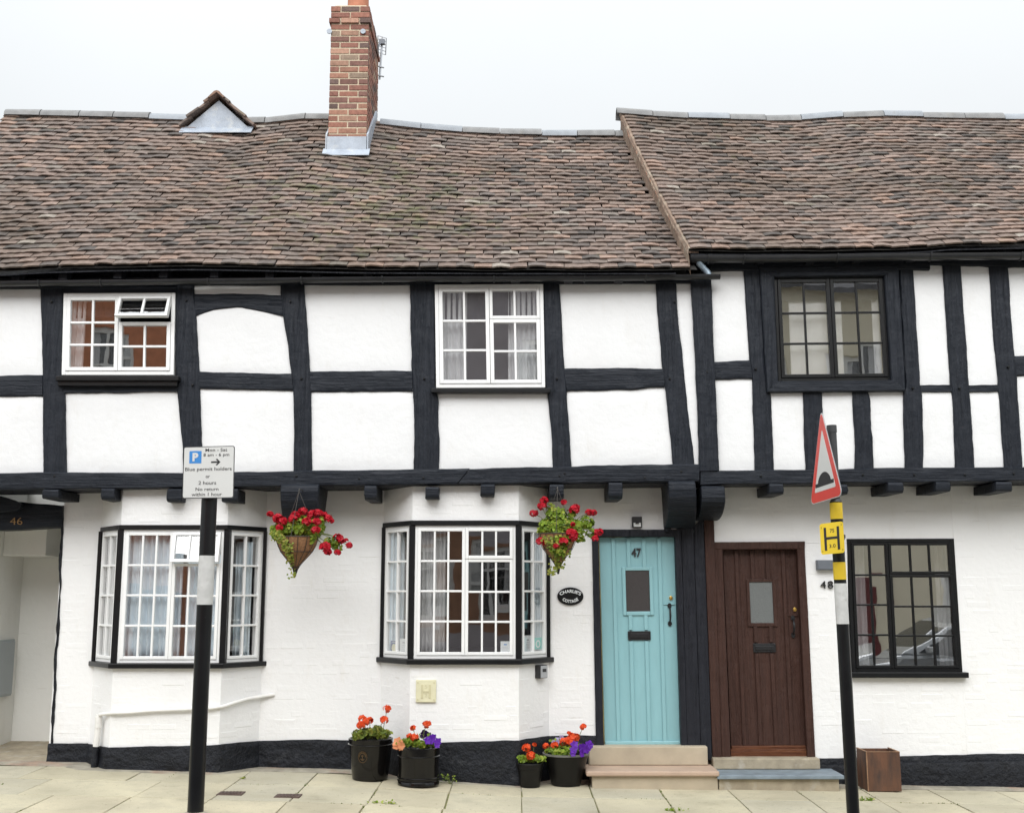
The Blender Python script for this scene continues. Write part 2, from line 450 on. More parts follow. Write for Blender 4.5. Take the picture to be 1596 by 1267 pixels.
def part_empty(name, parent, label=None):
    o = bpy.data.objects.new(name, None); o.empty_display_size = .1
    COL.objects.link(o); o.parent = parent; ORG[o] = ORG[parent].copy()
    if label: o['label'] = label
    return o
def nz(x, y=0., z=0.): return mnoise.noise(Vector((x, y, z)))
def resample(pl, n):
    pl = [Vector((p[0], p[1], 0)) for p in pl]
    L = [0]
    for a, b in zip(pl, pl[1:]): L.append(L[-1] + (b - a).length)
    xs = np.interp(np.linspace(0, L[-1], n + 1), L, [p.x for p in pl]); ys = np.interp(np.linspace(0, L[-1], n + 1), L, [p.y for p in pl])
    return list(zip(xs, ys)), L[-1]
def timber(parent, A, B, Yf=-.475, th=.13, mat='tv', amp=.005, name='timber', seed=0, cham=.010, label=None):
    """Beam whose two long edges A and B are given on the wall plane; edges wander a little, arrises are worn."""
    n0 = max(4, min(60, int(max(resample(A, 2)[1], resample(B, 2)[1]) / 7)))
    a, _ = resample(A, n0); b, _ = resample(B, n0)
    vs = []; fs = []
    cols = (0, .0, .07, .3, .55, .78, .93, 1.0, 1.0)
    sd = seed + A[0][0] * .13 + A[0][1] * .07
    m = len(cols)
    for i in range(n0 + 1):
        pa = P(a[i][0], a[i][1], Yf); pb = P(b[i][0], b[i][1], Yf)
        ax = (pb - pa).normalized()
        s_ = i * .12
        pa = pa + ax * (amp * (1.3 * nz(s_ * 1.1, sd) + .9 * nz(s_ * 4.1, sd + 9)))
        pb = pb + ax * (amp * (1.3 * nz(s_ * 1.1, sd + 31) + .9 * nz(s_ * 4.1, sd + 47)))
        for j, c in enumerate(cols):
            p = pa.lerp(pb, c)
            if j in (0, m - 1): p.y = Yf + th
            elif j in (1, m - 2): p.y = Yf + cham * (1 + .6 * nz(s_ * 3, sd + j))
            else: p.y = Yf + .004 * nz(s_ * 2, sd + j * 3.3) * (amp / .005)
            vs.append(p)
    for i in range(n0):
        for j in range(m - 1):
            q = i * m + j
            fs.append((q, q + 1, q + m + 1, q + m))
        fs.append((i * m + m - 1, i * m, (i + 1) * m, (i + 1) * m + m - 1))
    fs.append(tuple(range(m))); fs.append(tuple(range((n0 + 1) * m - 1, n0 * m - 1, -1)))
    mb = MB(); mb.add(vs, fs)
    o = mb.build(name, MT[mat], parent, smooth=38)
    if label: o['label'] = label
    return o
PANEL_I = [0]
def panel(parent, tl, tr, br, bl, ex=5, Y=-.452, mat='plaster'):
    PANEL_I[0] += 1; k = PANEL_I[0]
    Y += .0011 * (k % 4)
    tl = (tl[0] - ex, tl[1] - ex); tr = (tr[0] + ex, tr[1] - ex); br = (br[0] + ex, br[1] + ex); bl = (bl[0] - ex, bl[1] + ex)
    n = 12; vs = []; fs = []
    for i in range(n + 1):
        for j in range(n + 1):
            u = j / n; w = i / n
            x = (tl[0] * (1 - u) + tr[0] * u) * (1 - w) + (bl[0] * (1 - u) + br[0] * u) * w
            y = (tl[1] * (1 - u) + tr[1] * u) * (1 - w) + (bl[1] * (1 - u) + br[1] * u) * w
            e = min(u, 1 - u, w, 1 - w)
            d = .010 * min(1, e / .12) + .006 * nz(x * .012, y * .012, k) + .002 * nz(x * .05, y * .05, k)
            vs.append(P(x, y, Y - d + .006))
    for i in range(n):
        for j in range(n): fs.append((i * (n + 1) + j, i * (n + 1) + j + 1, (i + 1) * (n + 1) + j + 1, (i + 1) * (n + 1) + j))
    N = len(vs)
    c = [0, n, (n + 1) * (n + 1) - 1, n * (n + 1)]
    vs += [Vector((vs[q].x, Y + .06, vs[q].z)) for q in c]
    edge = [list(range(0, n + 1)), [n + i * (n + 1) for i in range(n + 1)], [c[2] - i for i in range(n + 1)], [c[3] - i * (n + 1) for i in range(n + 1)]]
    for q in range(4): fs.append(tuple(edge[q]) + (N + (q + 1) % 4, N + q))
    fs.append((N, N + 1, N + 2, N + 3))
    mb = MB(); mb.add(vs, fs)
    return mb.build('plaster_panel', MT[mat], parent, smooth=40)
def quadmap(tl, tr, br, bl, Y):
    """(u across 0..W, w up 0..H, d outward) on a leaning quadrilateral standing in the plane Y."""
    a, b, c, d_ = P(*bl, Y), P(*br, Y), P(*tr, Y), P(*tl, Y)
    Wd = ((b - a).length + (c - d_).length) / 2; H = ((d_ - a).length + (c - b).length) / 2
    def mf(u, w, d=0.0):
        u /= Wd; w /= H
        p = a * ((1 - u) * (1 - w)) + b * (u * (1 - w)) + c * (u * w) + d_ * ((1 - u) * w)
        return Vector((p.x, p.y - d, p.z))
    return mf, Wd, H
def facemap(A, B, z0, z1):
    A = Vector(A); B = Vector(B); dr = (B - A); L = dr.length; dr.normalize(); n = Vector((dr.y, -dr.x))
    def mf(u, w, d=0.0):
        return Vector((A.x + dr.x * u + n.x * d, A.y + dr.y * u + n.y * d, z0 + w))
    return mf, L, z1 - z0
def ring(mb, mf, u0, u1, w0, w1, t, d0, d1, tb=None):
    tb = tb or t
    mb.mbox(mf, u0, u0 + t, w0, w1, d0, d1); mb.mbox(mf, u1 - t, u1, w0, w1, d0, d1)
    mb.mbox(mf, u0 + t, u1 - t, w0, w0 + tb, d0, d1 - .0015); mb.mbox(mf, u0 + t, u1 - t, w1 - t, w1, d0, d1 - .0015)
def sash(parent, mf, u0, u1, w0, w1, cols, rows, sw, bw, mat, d0, d1, hang=0, bottom=None):
    """one light: stiles and rails, glazing bars, separate panes; hang = top hung opening angle"""
    if hang:
        a = R(hang)
        def mm(u, w, d=0.0): return mf(u, w1 - (w1 - w) * math.cos(a) + (d - d1) * math.sin(a) * .3, d1 + (w1 - w) * math.sin(a) + (d - d1) * math.cos(a) + .004)
    else: mm = mf
    mb = MB(); ring(mb, mm, u0, u1, w0, w1, sw, d0, d1, bottom)
    mb.build('casement', MT[mat], parent, bevel=.003)
    gu0, gu1, gw0, gw1 = u0 + sw, u1 - sw, w0 + (bottom or sw), w1 - sw
    cu = [gu0 + (gu1 - gu0) * i / cols for i in range(cols + 1)]; rw = [gw0 + (gw1 - gw0) * i / rows for i in range(rows + 1)]
    dm = d1 - .022
    for i in range(1, cols):
        mb = MB(); mb.mbox(mm, cu[i] - bw / 2, cu[i] + bw / 2, gw0, gw1, dm - .018, d1 - .006)
        mb.build('glazing_bar', MT[mat], parent, bevel=.003)
    for j in range(1, rows):
        for i in range(cols):
            mb = MB(); mb.mbox(mm, cu[i] + (bw / 2 if i else 0), cu[i + 1] - (bw / 2 if i < cols - 1 else 0), rw[j] - bw / 2, rw[j] + bw / 2, dm - .016, d1 - .0075)
            mb.build('glazing_bar', MT[mat], parent, bevel=.003)
    for i in range(cols):
        for j in range(rows):
            mb = MB(); t1, t2 = rnd.uniform(-.004, .004), rnd.uniform(-.004, .004)
            def mt(u, w, d, t1=t1, t2=t2, uc=(cu[i] + cu[i + 1]) / 2, wc=(rw[j] + rw[j + 1]) / 2): return mm(u, w, d + (u - uc) * t1 * 2 + (w - wc) * t2 * 2)
            mb.mbox(mt, cu[i], cu[i + 1], rw[j], rw[j + 1], dm - .004, dm)
            mb.build('pane', MT[PANEMAT[0] or ('oldglass' if mat == 'tgloss' else 'glass')], parent)
def roombox(parent, x0, x1, y0, y1, z0, z1, mat='room'):
    mb = MB()
    c = [(x0, y0, z0), (x1, y0, z0), (x1, y0, z1), (x0, y0, z1), (x0, y1, z0), (x1, y1, z0), (x1, y1, z1), (x0, y1, z1)]
    mb.add(c, [(7, 6, 5, 4), (0, 4, 5, 1), (1, 5, 6, 2), (2, 6, 7, 3), (3, 7, 4, 0)])
    return mb.build('room_interior', MT[mat], parent, recalc=False)
def curtain(label, x0, x1, z0, z1, Y, waves, mat, amp=.025, group=None, taper=0.0, seed=0, name='curtain'):
    org = Vector(((x0 + x1) / 2, Y, z0)); n = max(12, waves * 8); m = 8
    vs = []; fs = []
    for j in range(m + 1):
        w = j / m
        for i in range(n + 1):
            u = i / n
            x = x0 + (x1 - x0) * u + taper * (1 - w) * (u - .5)
            y = Y + amp * math.sin(u * waves * 2 * PI + .6 * nz(w * 2, seed)) * (.75 + .35 * nz(u * 3, seed, w)) + .01 * nz(u * 5, w * 3, seed)
            vs.append((x, y, z0 + (z1 - z0) * w))
    for j in range(m):
        for i in range(n): q = j * (n + 1) + i; fs.append((q, q + 1, q + n + 2, q + n + 1))
    mb = MB(); mb.add(vs, fs)
    o = mb.build(name, MT[mat], None, smooth=60, origin=org)
    md = o.modifiers.new('thick', 'SOLIDIFY'); md.thickness = .003
    return tag(o, label, 'curtain', group)
TXT = {}
def text_mesh(body, bold=0.0):
    key = (body, bold)
    if key in TXT: return TXT[key]
    cu = bpy.data.curves.new('lettering', 'FONT'); cu.body = body; cu.size = 1.0; cu.resolution_u = 3; cu.offset = bold
    o = bpy.data.objects.new('lettering_tmp', cu); COL.objects.link(o)
    bpy.context.view_layer.update()
    dg = bpy.context.evaluated_depsgraph_get()
    me = bpy.data.meshes.new_from_object(o.evaluated_get(dg))
    vs = [(v.co.x, v.co.y) for v in me.vertices]; fs = [tuple(p.vertices) for p in me.polygons]
    bpy.data.objects.remove(o); bpy.data.meshes.remove(me); bpy.data.curves.remove(cu)
    xs = [v[0] for v in vs]; ys = [v[1] for v in vs]
    TXT[key] = (vs, fs, min(xs), max(xs), min(ys), max(ys))
    return TXT[key]
def lettering(parent, body, mf, uc, wb, width, mat, d=.003, height=None, bold=0.0, warp=None, name='lettering', th=.0012):
    """text centred at uc, lowest ink at wb, stretched to width (and height) on the map mf"""
    vs, fs, x0, x1, y0, y1 = text_mesh(body, bold)
    k = width / (x1 - x0); kh = (height / (y1 - y0)) if height else k
    pts = []
    for x, y in vs:
        u = (x - (x0 + x1) / 2) * k; w = (y - y0) * kh
        if warp: u, w = warp(u, w)
        pts.append((uc + u, wb + w))
    mb = MB(); n = len(pts)
    edges = {}
    for f in fs:
        for a, b in zip(f, f[1:] + f[:1]): edges[(a, b)] = 1
    rim = [(a, b) for (a, b) in edges if (b, a) not in edges]
    mb.add([mf(u, w, d) for u, w in pts] + [mf(u, w, d - th) for u, w in pts], list(fs) + [(a, a + n, b + n, b) for a, b in rim])
    return mb.build(name, MT[mat], parent, recalc=False)

# ------------------------------------------------------------------ ground, road, pavements
def strip(name, mat, x0, x1, y0, y1, dz, nx=60, ny=2, parent=None):
    vs = []; fs = []
    for j in range(ny + 1):
        for i in range(nx + 1):
            x = x0 + (x1 - x0) * i / nx; y = y0 + (y1 - y0) * j / ny
            vs.append((x, y, G(x, max(y, -2.5)) + dz))
    for j in range(ny):
        for i in range(nx): q = j * (nx + 1) + i; fs.append((q, q + 1, q + nx + 2, q + nx + 1))
    mb = MB(); mb.add(vs, fs)
    return mb.build(name, mat, parent)
mb = MB(); mb.add([(-450, -450, -.9), (450, -450, -.9), (450, 450, -.9), (-450, 450, -.9)], [(0, 1, 2, 3)])
tag(mb.build('ground', MT['earth']), kind='structure')
KY = -2.34
road = tag(strip('road', MT['asphalt'], -40, 40, -9.2, KY - .14, -.135), kind='structure')
pave = tag(strip('pavement', MT['joint'], -12, 12, KY, .6, -.014, 120, 4), kind='structure')
mb = MB()
farp = tag(strip('far_pavement', MT['kerb'], -40, 40, -15.7, -9.2, -.01), kind='structure')
# kerb stones
x = -7.4
while x < 7.4:
    l = .91
    mb = MB(); o0 = Vector((x, KY - .07, G(x, KY)))
    mb.hexa([(x + .004, KY - .14, G(x, KY) - .2), (x + l - .004, KY - .14, G(x + l, KY) - .2), (x + l - .004, KY - .14, G(x + l, KY)), (x + .004, KY - .14, G(x, KY)),
             (x + .004, KY - .006, G(x, KY) - .2), (x + l - .004, KY - .006, G(x + l, KY) - .2), (x + l - .004, KY - .006, G(x + l, KY) + .003), (x + .004, KY - .006, G(x, KY) + .003)])
    mb.build('kerbstone', MT['kerb'], pave, bevel=.008)
    x += l
# red mortar bed along the walls
vs = []; fs = []
n = 150
def bed_y(x):
    b = -.16
    for a0, a1 in ((-4.05, -2.25), (-1.3, .42)):
        if a0 < x < a1: b = min(b, -.16 - .38 * min(1, min(x - a0, a1 - x) / .28))
    return b - .05 - .03 * nz(x * 2.3, 5) - .012 * nz(x * 9, 2)
for i in range(n + 1):
    x = -6.2 + 12.4 * i / n
    for j in range(5):
        y = .02 + (bed_y(x) - .02) * j / 4
        vs.append((x, y, G(x, y) + .004 + .004 * nz(x * 5, y * 6) - (.012 if j == 4 else 0)))
for i in range(n):
    for j in range(4): q = i * 5 + j; fs.append((q, q + 5, q + 6, q + 1))
mb = MB(); mb.add(vs, fs); mb.build('mortar_bed', MT['redbed'], pave, smooth=60)
# flagstones
slab_tones = [(.56, .51, .375), (.52, .48, .36), (.575, .525, .385), (.535, .49, .36), (.50, .465, .36), (.555, .50, .365)]
rows = [(-.26, -.90, .60, .13), (-.905, -1.62, .60, .13), (-1.625, KY, .60, .10)]
r2 = random.Random(11)
for ri, (ya, yb, wd, off) in enumerate(rows):
    x = -7.25 + off + (0.0 if ri < 2 else .02)
    while x < 7.3:
        w = wd * r2.choice([1, 1, 1, 1.5]) if x < -2.4 else wd
        j = .005; cx, cy = x + w / 2, (ya + yb) / 2
        t = r2.choice(slab_tones); k = r2.uniform(.92, 1.06); t = tuple(c * k for c in t)
        dz = r2.uniform(-.0015, .003); tx = r2.uniform(-.004, .004); ty = r2.uniform(-.003, .003)
        mb = MB(); c8 = []
        gj = lambda: r2.uniform(-.006, .005)
        cor = [(x + j + gj(), yb + j + gj()), (x + w - j + gj(), yb + j + gj()), (x + w - j + gj(), ya - j + gj()), (x + j + gj(), ya - j + gj())]
        top = [(a, b, G(a, b) + dz + (a - cx) * tx + (b - cy) * ty) for a, b in cor]
        bot = [(a, b, z - .05) for a, b, z in top]
        mb.add(top + bot, [(0, 1, 2, 3), (7, 6, 5, 4), (0, 4, 5, 1), (1, 5, 6, 2), (2, 6, 7, 3), (3, 7, 4, 0)], t)
        mb.build('flagstone', MT['slab'], pave, tone=True, bevel=.006)
        x += w
# moss along the joints
mm = MB(); r4 = random.Random(77)
for i in range(1500):
    if r4.random() < .45: x_, y_ = r4.uniform(-6, 6), r4.choice([-.9025, -1.6225, KY - .003]) + r4.gauss(0, .003)
    else:
        x_ = -7.12 + .6 * r4.randrange(4, 24) + r4.gauss(0, .006); y_ = r4.uniform(KY, -.3)
    if nz(x_ * 1.3, y_ * 1.1, 9) < .12: continue
    s_ = r4.uniform(.003, .009); z_ = G(x_, y_) - .003; k = r4.uniform(.7, 1.3)
    mm.add([(x_ - s_, y_, z_), (x_ + s_, y_ + s_ * .3, z_), (x_ + s_ * .2, y_ + s_ * .7, z_), (x_, y_, z_ + s_ * 1.1)], [(0, 1, 3), (1, 2, 3), (2, 0, 3)], (.10 * k, .15 * k, .025 * k))
MT['moss'] = tonemat('joint_moss', .9, 60, .4)
tag(mm.build('joint_moss', MT['moss'], pave, tone=True), kind='stuff')
# small iron stopcock covers let into the slabs
for px, py, lab in ((360, 1236.5, 'small rusty stopcock cover in the flagstones, nearer the parking sign pole'), (449, 1240.5, 'small rusty stopcock cover in the flagstones, nearer the big flower pots')):
    q = P(px, py, -1.55); 
    for it in range(6):
        yy = -D + (HC - G(q.x, q.y)) / max(1e-4, math.tan(math.atan((py - 633.5) / FPX) - TH)); q = P(px, py, yy)
    t = thing('stopcock_cover', (q.x, q.y, G(q.x, q.y)), lab, 'drain cover', 'stopcock covers in the pavement')
    z = G(q.x, q.y) + .004
    mb = MB(); mb.box(q.x - .10, q.x + .10, q.y - .075, q.y + .075, z - .02, z + .004); mb.build('frame', MT['drain'], t, bevel=.002)
    mb = MB()
    for i in range(6): mb.box(q.x - .08 + i * .027, q.x - .062 + i * .027, q.y - .055, q.y + .055, z + .002, z + .008)
    mb.build('lid', MT['drain'], t)

# ------------------------------------------------------------------ the two houses
L = thing('timber_framed_cottage', (-1.5, 0, G(-1.5)), 'white black-timbered cottage with two bay windows and turquoise door 47', 'house')
Rh = thing('timber_framed_house', (3.5, 0, G(3.5)), 'narrower timbered house with brown door 48 and black-framed windows', 'house')
def vx(x, y0, y): return 798 + (x - 798) * (y + 10170) / (y0 + 10170)
VXL, VXR = -5.95, 6.3
def zs(X): return float(np.interp(X, [-5, 1.7, 1.75, 6], [2.568, 2.645, 2.64, 2.665]))
def brick_facing(mb, mf, L_, z_lo, z_hi, ul=lambda w: 0.0, ur=None, seed=0, zbase=0.0):
    """laid courses of painted brick: low cushions, some sunk flush under the paint"""
    rr = random.Random(seed); ur = ur or (lambda w: L_)
    c = .076; k0 = int(math.floor((z_lo) / c)) - 1; k = k0
    while k * c < z_hi:
        w0, w1 = k * c, k * c + .067
        k += 1
        if w0 < z_lo + .004 or w1 > z_hi - .004: continue
        a = max(ul(w0), ul(w1)) + .004; b = min(ur(w0), ur(w1)) - .004
        x = a - rr.uniform(0, .2)
        while x < b:
            l = rr.choice([.215, .215, .105])
            u0, u1 = max(x, a), min(x + l, b); x += l + .011
            if u1 - u0 < .04 or rr.random() < .48: continue
            h = rr.choice([.0002, .0005, .0008, .0013]) ; e = .012
            dz = rr.uniform(-.003, .003); t = rr.uniform(-.0012, .0012)
            A = [(u0, w0 + dz), (u1, w0 + dz), (u1, w1 + dz), (u0, w1 + dz)]
            B = [(u0 + e, w0 + e + dz), (u1 - e, w0 + e + dz), (u1 - e, w1 - e + dz), (u0 + e, w1 - e + dz)]
            mb.add([mf(p, q, -.0035) for p, q in A] + [mf(p, q, h + (t if i < 2 else -t)) for i, (p, q) in enumerate(B)],
                   [(4, 5, 6, 7), (0, 1, 5, 4), (1, 2, 6, 5), (2, 3, 7, 6), (3, 0, 4, 7)])
def wallq(mbw, mbf, xlt, xrt, yt, xlb, xrb, yb, seed, ztop=None):
    tl, tr, br, bl = P(xlt, yt), P(xrt, yt), P(xrb, yb), P(xlb, yb)
    if ztop is not None: tl.z = ztop(tl.x); tr.z = ztop(tr.x)
    c = [bl, br, tr, tl]
    mbw.add(c + [Vector((p.x, .25, p.z)) for p in c], MB.HEX)
    z0 = max(bl.z, br.z); z1 = min(tl.z, tr.z)
    fl = lambda w: bl.x + (tl.x - bl.x) * (w - bl.z) / (tl.z - bl.z)
    fr = lambda w: br.x + (tr.x - br.x) * (w - br.z) / (tr.z - br.z)
    brick_facing(mbf, lambda u, w, d=0.0: Vector((u, -d, w)), 0, z0, z1, fl, fr, seed)
zt = lambda X: zs(X) + .02
mw, mf_ = MB(), MB()
wallq(mw, mf_, vx(87, 990, 762), vx(152, 930, 762), 762, vx(87, 990, 1250), vx(152, 930, 1250), 1250, 1, zt)
wallq(mw, mf_, vx(411, 930, 762), vx(596, 930, 762), 762, vx(411, 930, 1250), vx(596, 930, 1250), 1250, 2, zt)
wallq(mw, mf_, vx(855, 930, 762), 925, 762, vx(855, 930, 1250), 931, 1250, 3, zt)
wallq(mw, mf_, 925, 1112, 762, 925, 1112, 829, 4, zt)
# bays
BAYS = []
for (x0, x1, x2, x3, yh0, yh1, ys0, ys1, ya, nm) in ((152, 182.5, 350, 411, 818, 825, 1033, 1041, 930, 'bay1'), (596, 641, 808.5, 855, 811, 818.5, 1026.5, 1035, 930, 'bay2')):
    pY = -.37
    a, d_ = P(x0, ya, 0), P(x3, ya, 0); b, c = P(x1, ya, pY), P(x2, ya, pY)
    poly = [(a.x, 0), (b.x, pY), (c.x, pY), (d_.x, 0)]
    ht, hb, st, sb = P(798, yh0, pY).z, P(798, yh1, pY).z, P(798, ys0, pY).z, P(798, ys1, pY).z
    BAYS.append((poly, ht, hb, st, sb))
    full = poly + [(d_.x, .24), (a.x, .24)]
    mw.slab(full, -.3, sb + .01)
    mw.slab(full, ht - .01, lambda x, y: zs(x) + .02)
    for A, B, sd in ((poly[0], poly[1], 5), (poly[1], poly[2], 6), (poly[2], poly[3], 7)):
        fm, l, _ = facemap(A, B, 0, 1)
        brick_facing(mf_, fm, l, .0, sb - .01, seed=sd)
        brick_facing(mf_, fm, l, ht + .005, zs(A[0]) - .01, seed=sd + 9)
wall = mw.build('wall', MT['brickpaint'], L)
tag(mf_.build('brick_facing', MT['brickpaint'], wall), kind='stuff')
mw, mf_ = MB(), MB()
wallq(mw, mf_, 1112.5, 1320, 762, 1112.5, 1320, 846, 14, zt)
wallq(mw, mf_, 1252, 1320, 846.3, 1273, 1328, 1250, 15)
wallq(mw, mf_, 1320, 1481, 762, 1320, 1486, 841, 16, zt)
wallq(mw, mf_, 1328.3, 1499.6, 1050, vx(1328, 1050, 1250), 1512.4, 1250, 17)
mw2 = P(1486, 841)
wr = [P(1486.3, 762), P(1499, 1050)]
wallq(mw, mf_, 1481.2, 1486.3 + 900, 762, 1512.6, 1511 + 960, 1250, 18, zt)
wallr = mw.build('wall', MT['brickpaint'], Rh)
tag(mf_.build('brick_facing', MT['brickpaint'], wallr), kind='stuff')

# rough black plinths
def plinth(parent, pts, seed=0):
    """pts: (x, y, top z) along the foot of the wall"""
    dense = []
    for (x0, y0, z0), (x1, y1, z1) in zip(pts, pts[1:]):
        n = max(2, int(math.hypot(x1 - x0, y1 - y0) / .035))
        dr = Vector((x1 - x0, y1 - y0)).normalized(); nr = Vector((dr.y, -dr.x))
        for i in range(n): t = i / n; dense.append((x0 + (x1 - x0) * t, y0 + (y1 - y0) * t, z0 + (z1 - z0) * t, nr))
    dense.append((*pts[-1], nr))
    for i in range(1, len(dense) - 1):                 # mitre
        if (dense[i][3] - dense[i - 1][3]).length > .05: dense[i] = (*dense[i][:3], (dense[i][3] + dense[i - 1][3]).normalized() * 1.06)
    vs = []; fs = []; m = 12; s = 0.0
    for i, (x, y, z, nr) in enumerate(dense):
        if i: s += math.hypot(x - dense[i - 1][0], y - dense[i - 1][1])
        g = G(x, y) - .06
        zt_ = z + .012 * nz(s * 1.7, seed) + .005 * nz(s * 8, seed)
        for j in range(m + 2):
            w = min(1, j / m)
            crs = (w * (zt_ - g)) / .075
            fr = crs - math.floor(crs)
            brk = .004 * (1 - min(1, min(fr, 1 - fr) / .16)) * (1 if nz(math.floor(crs) * 3.1, s * .9, seed) > -.2 else .2)
            d = .020 + .016 * nz(s * 3.1, w * 2, seed) + .009 * nz(s * 9, w * 6, seed) - brk + .010 * (1 - w)
            if j == m + 1: d = -.01
            elif j == m: d *= .75
            vs.append((x + nr.x * d, y + nr.y * d, g + (zt_ - g) * w))
    k = m + 2
    for i in range(len(dense) - 1):
        for j in range(m + 1): q = i * k + j; fs.append((q, q + k, q + k + 1, q + 1))
    mb = MB(); mb.add(vs, fs)
    return mb.build('plinth', MT['plinth'], parent, smooth=50)
def pz(px, py, Y): p = P(px, py, Y); return (p.x, Y, p.z)
b1, b2 = BAYS[0][0], BAYS[1][0]
plinth(L, [pz(76, 1158, 0), pz(137, 1158, 0), (b1[0][0], 0, P(0, 1159, 0).z), (b1[1][0], -.37, P(0, 1163.5, -.37).z), (b1[2][0] - .1, -.37, P(0, 1161, -.37).z), (b1[2][0], -.37, P(0, 1160, -.37).z), (b1[3][0], 0, P(0, 1154, 0).z), pz(470, 1153, 0), pz(560, 1152, 0),
           (b2[0][0], 0, P(0, 1154, 0).z), (b2[1][0], -.37, P(0, 1158, -.37).z), (b2[2][0], -.37, P(0, 1153, -.37).z), (b2[3][0], 0, P(0, 1146, 0).z), pz(890, 1146, 0), pz(929, 1146, 0)], 3)
plinth(Rh, [pz(1276, 1181, 0), pz(1340, 1180, 0), pz(1405, 1177.5, 0), pz(1596, 1173.5, 0), pz(1800, 1170, 0)], 8)
# ledge course along the right plinth
timber(Rh, [(1276, 1192), (1400, 1189), (1596, 1186), (1760, 1184)], [(1276, 1252), (1400, 1252), (1596, 1252), (1760, 1252)], -.058, .08, 'plinth', .004, 'plinth_ledge', cham=.012)

# passage with number 46 at the left end
ALX = P(97, 790).x
mb = MB()
zc_ = P(50, 812, 0).z + .1
xl = P(28, 1000, 1.0).x
mb.box(xl - .25, P(98, 790).x + 1.2, 1.0, 1.2, -.3, 2.75)
mb.box(xl - .25, xl, .0, 1.0, -.3, 2.75)
mb.build('passage_wall', MT['alcove'], L, bevel=.004)
mb = MB(); mb.box(xl, ALX + .02, .26, 1.0, 2.32, 2.38)
mb.build('passage_ceiling', MT['alcove'], L)
mb = MB(); mb.box(xl + .002, xl + .42, .5, .998, 2.02, 2.32); mb.build('passage_beam', MT['alcove'], L, bevel=.006)
mb = MB(); mb.box(xl - 1.5, xl - .001, .0, .25, -.3, 2.6); mb.build('end_wall', MT['brickpaint'], L)
mb = MB(); mb.add([(xl - .2, .02, G(xl) + .002), (ALX + .02, .02, G(ALX) + .002), (ALX + .5, 1.1, G(ALX) + .06), (xl - .2, 1.1, G(xl) + .06)], [(0, 1, 2, 3)])
mb.build('passage_paving', MT['concrete'], pave)
timber(L, [(-150, 775), (0, 777), (30, 782), (98, 788)], [(-150, 829), (0, 826), (96, 821)], -.03, .2, 'th', .004, 'passage_beam')
# the brace curving down onto that beam
timber(L, [(-90, 771), (-20, 770), (0, 773), (20, 779), (32, 785)], [(-90, 800), (0, 798), (20, 796), (32, 790)], -.12, .08, 'th', .002, 'curved_brace')
# ragged painted reveal down the passage corner
timber(L, [(97, 788), (87, 990), (77, 1180)], [(99, 788), (90.5, 990), (81, 1180)], -.012, .2, 'plinth', .012, 'painted_reveal', cham=.003)
fm, _, _ = quadmap((0, 780), (100, 780), (100, 830), (0, 830), -.03)
def pmap(Y):
    """u,w measured in photo pixels on the plane Y (w = -py): for lettering that stands at known pixels"""
    def mf(u, w, d=0.0): p = P(u, -w, Y); return Vector((p.x, Y - d, p.z))
    return mf
lettering(L, '46', pmap(-.036), 25.5, -817.5, 19, 'oldbrass', height=11, bold=-.012, name='house_number', d=.006, th=.006)
# meter cabinet on the passage's side wall
a, b = P(-28, 995, .72), P(25, 995, 1.42)
t = thing('meter_cabinet', (xl + .05, 1.0, 1.0), 'flat grey meter cabinet on the passage wall below number 46', 'meter cabinet')
ztp, zb = P(10, 996, .8).z, P(10, 1084, .8).z
mb = MB(); mb.box(xl + .001, xl + .03, .38, .86, zb, ztp); mb.build('cabinet', MT['cabinet'], t, bevel=.006)
mb = MB(); mb.box(xl + .0302, xl + .042, .40, .84, zb + .02, ztp - .02); mb.build('door', MT['cabinet'], t, bevel=.004)
mb = MB(); mb.box(xl + .0422, xl + .05, .43, .46, (zb + ztp) / 2 - .03, (zb + ztp) / 2 + .03); mb.build('lock', MT['ink'], t)

# ---------------- upper storey, left house: panels then timbers
PL = [((-60, 451), (62, 450), (66, 584), (-60, 588)), ((-60, 619), (66, 617), (67, 735), (-60, 738)),
      ((102, 612), (274, 610), (284, 736), (104, 735)), ((303, 445), (436, 445), (437, 480), (303, 480)),
      ((306, 480), (440, 480), (453, 582), (310, 579)), ((312, 606), (456, 610), (457, 734), (316, 737)),
      ((474, 445), (638, 444), (641.5, 578), (483, 579)), ((485, 611), (643, 610), (645, 731), (486, 732)),
      ((684, 613), (853, 611), (862, 727), (685, 731)), ((872, 442), (1023, 442), (1033, 574), (880, 574)),
      ((885, 610), (1038, 605), (1049, 723), (892, 726)), ((1056, 441), (1076, 441), (1088, 723), (1083, 723))]
for q in PL: panel(L, *q)
PR = [((1111, 423), (1159, 422), (1168, 562), (1115, 564)), ((1117, 592), (1172, 590), (1177, 732), (1122, 732)),
      ((1425, 413), (1469, 411), (1482, 599), (1436, 600)), ((1438, 611), (1485, 611), (1490, 726), (1440, 727)),
      ((1499, 416), (1541, 415), (1556, 600), (1511, 601)), ((1513, 611), (1557, 610), (1567, 726), (1520, 727)),
      ((1571, 416), (1680, 414), (1690, 554), (1582, 555)), ((1586, 586), (1690, 584), (1700, 724), (1595, 725)),
      ((1203, 613), (1251, 612), (1256, 731), (1207, 732)), ((1282, 612), (1329, 611), (1334, 729), (1286, 731)),
      ((1354, 613), (1407, 611), (1411, 729), (1363, 729))]
for q in PR: panel(Rh, *q)
def post(h, A, B, **k): return timber(h, A, B, mat='tv', name='timber_post', **k)
def rail(h, A, B, **k): return timber(h, A, B, mat='th', name='timber_rail', **k)
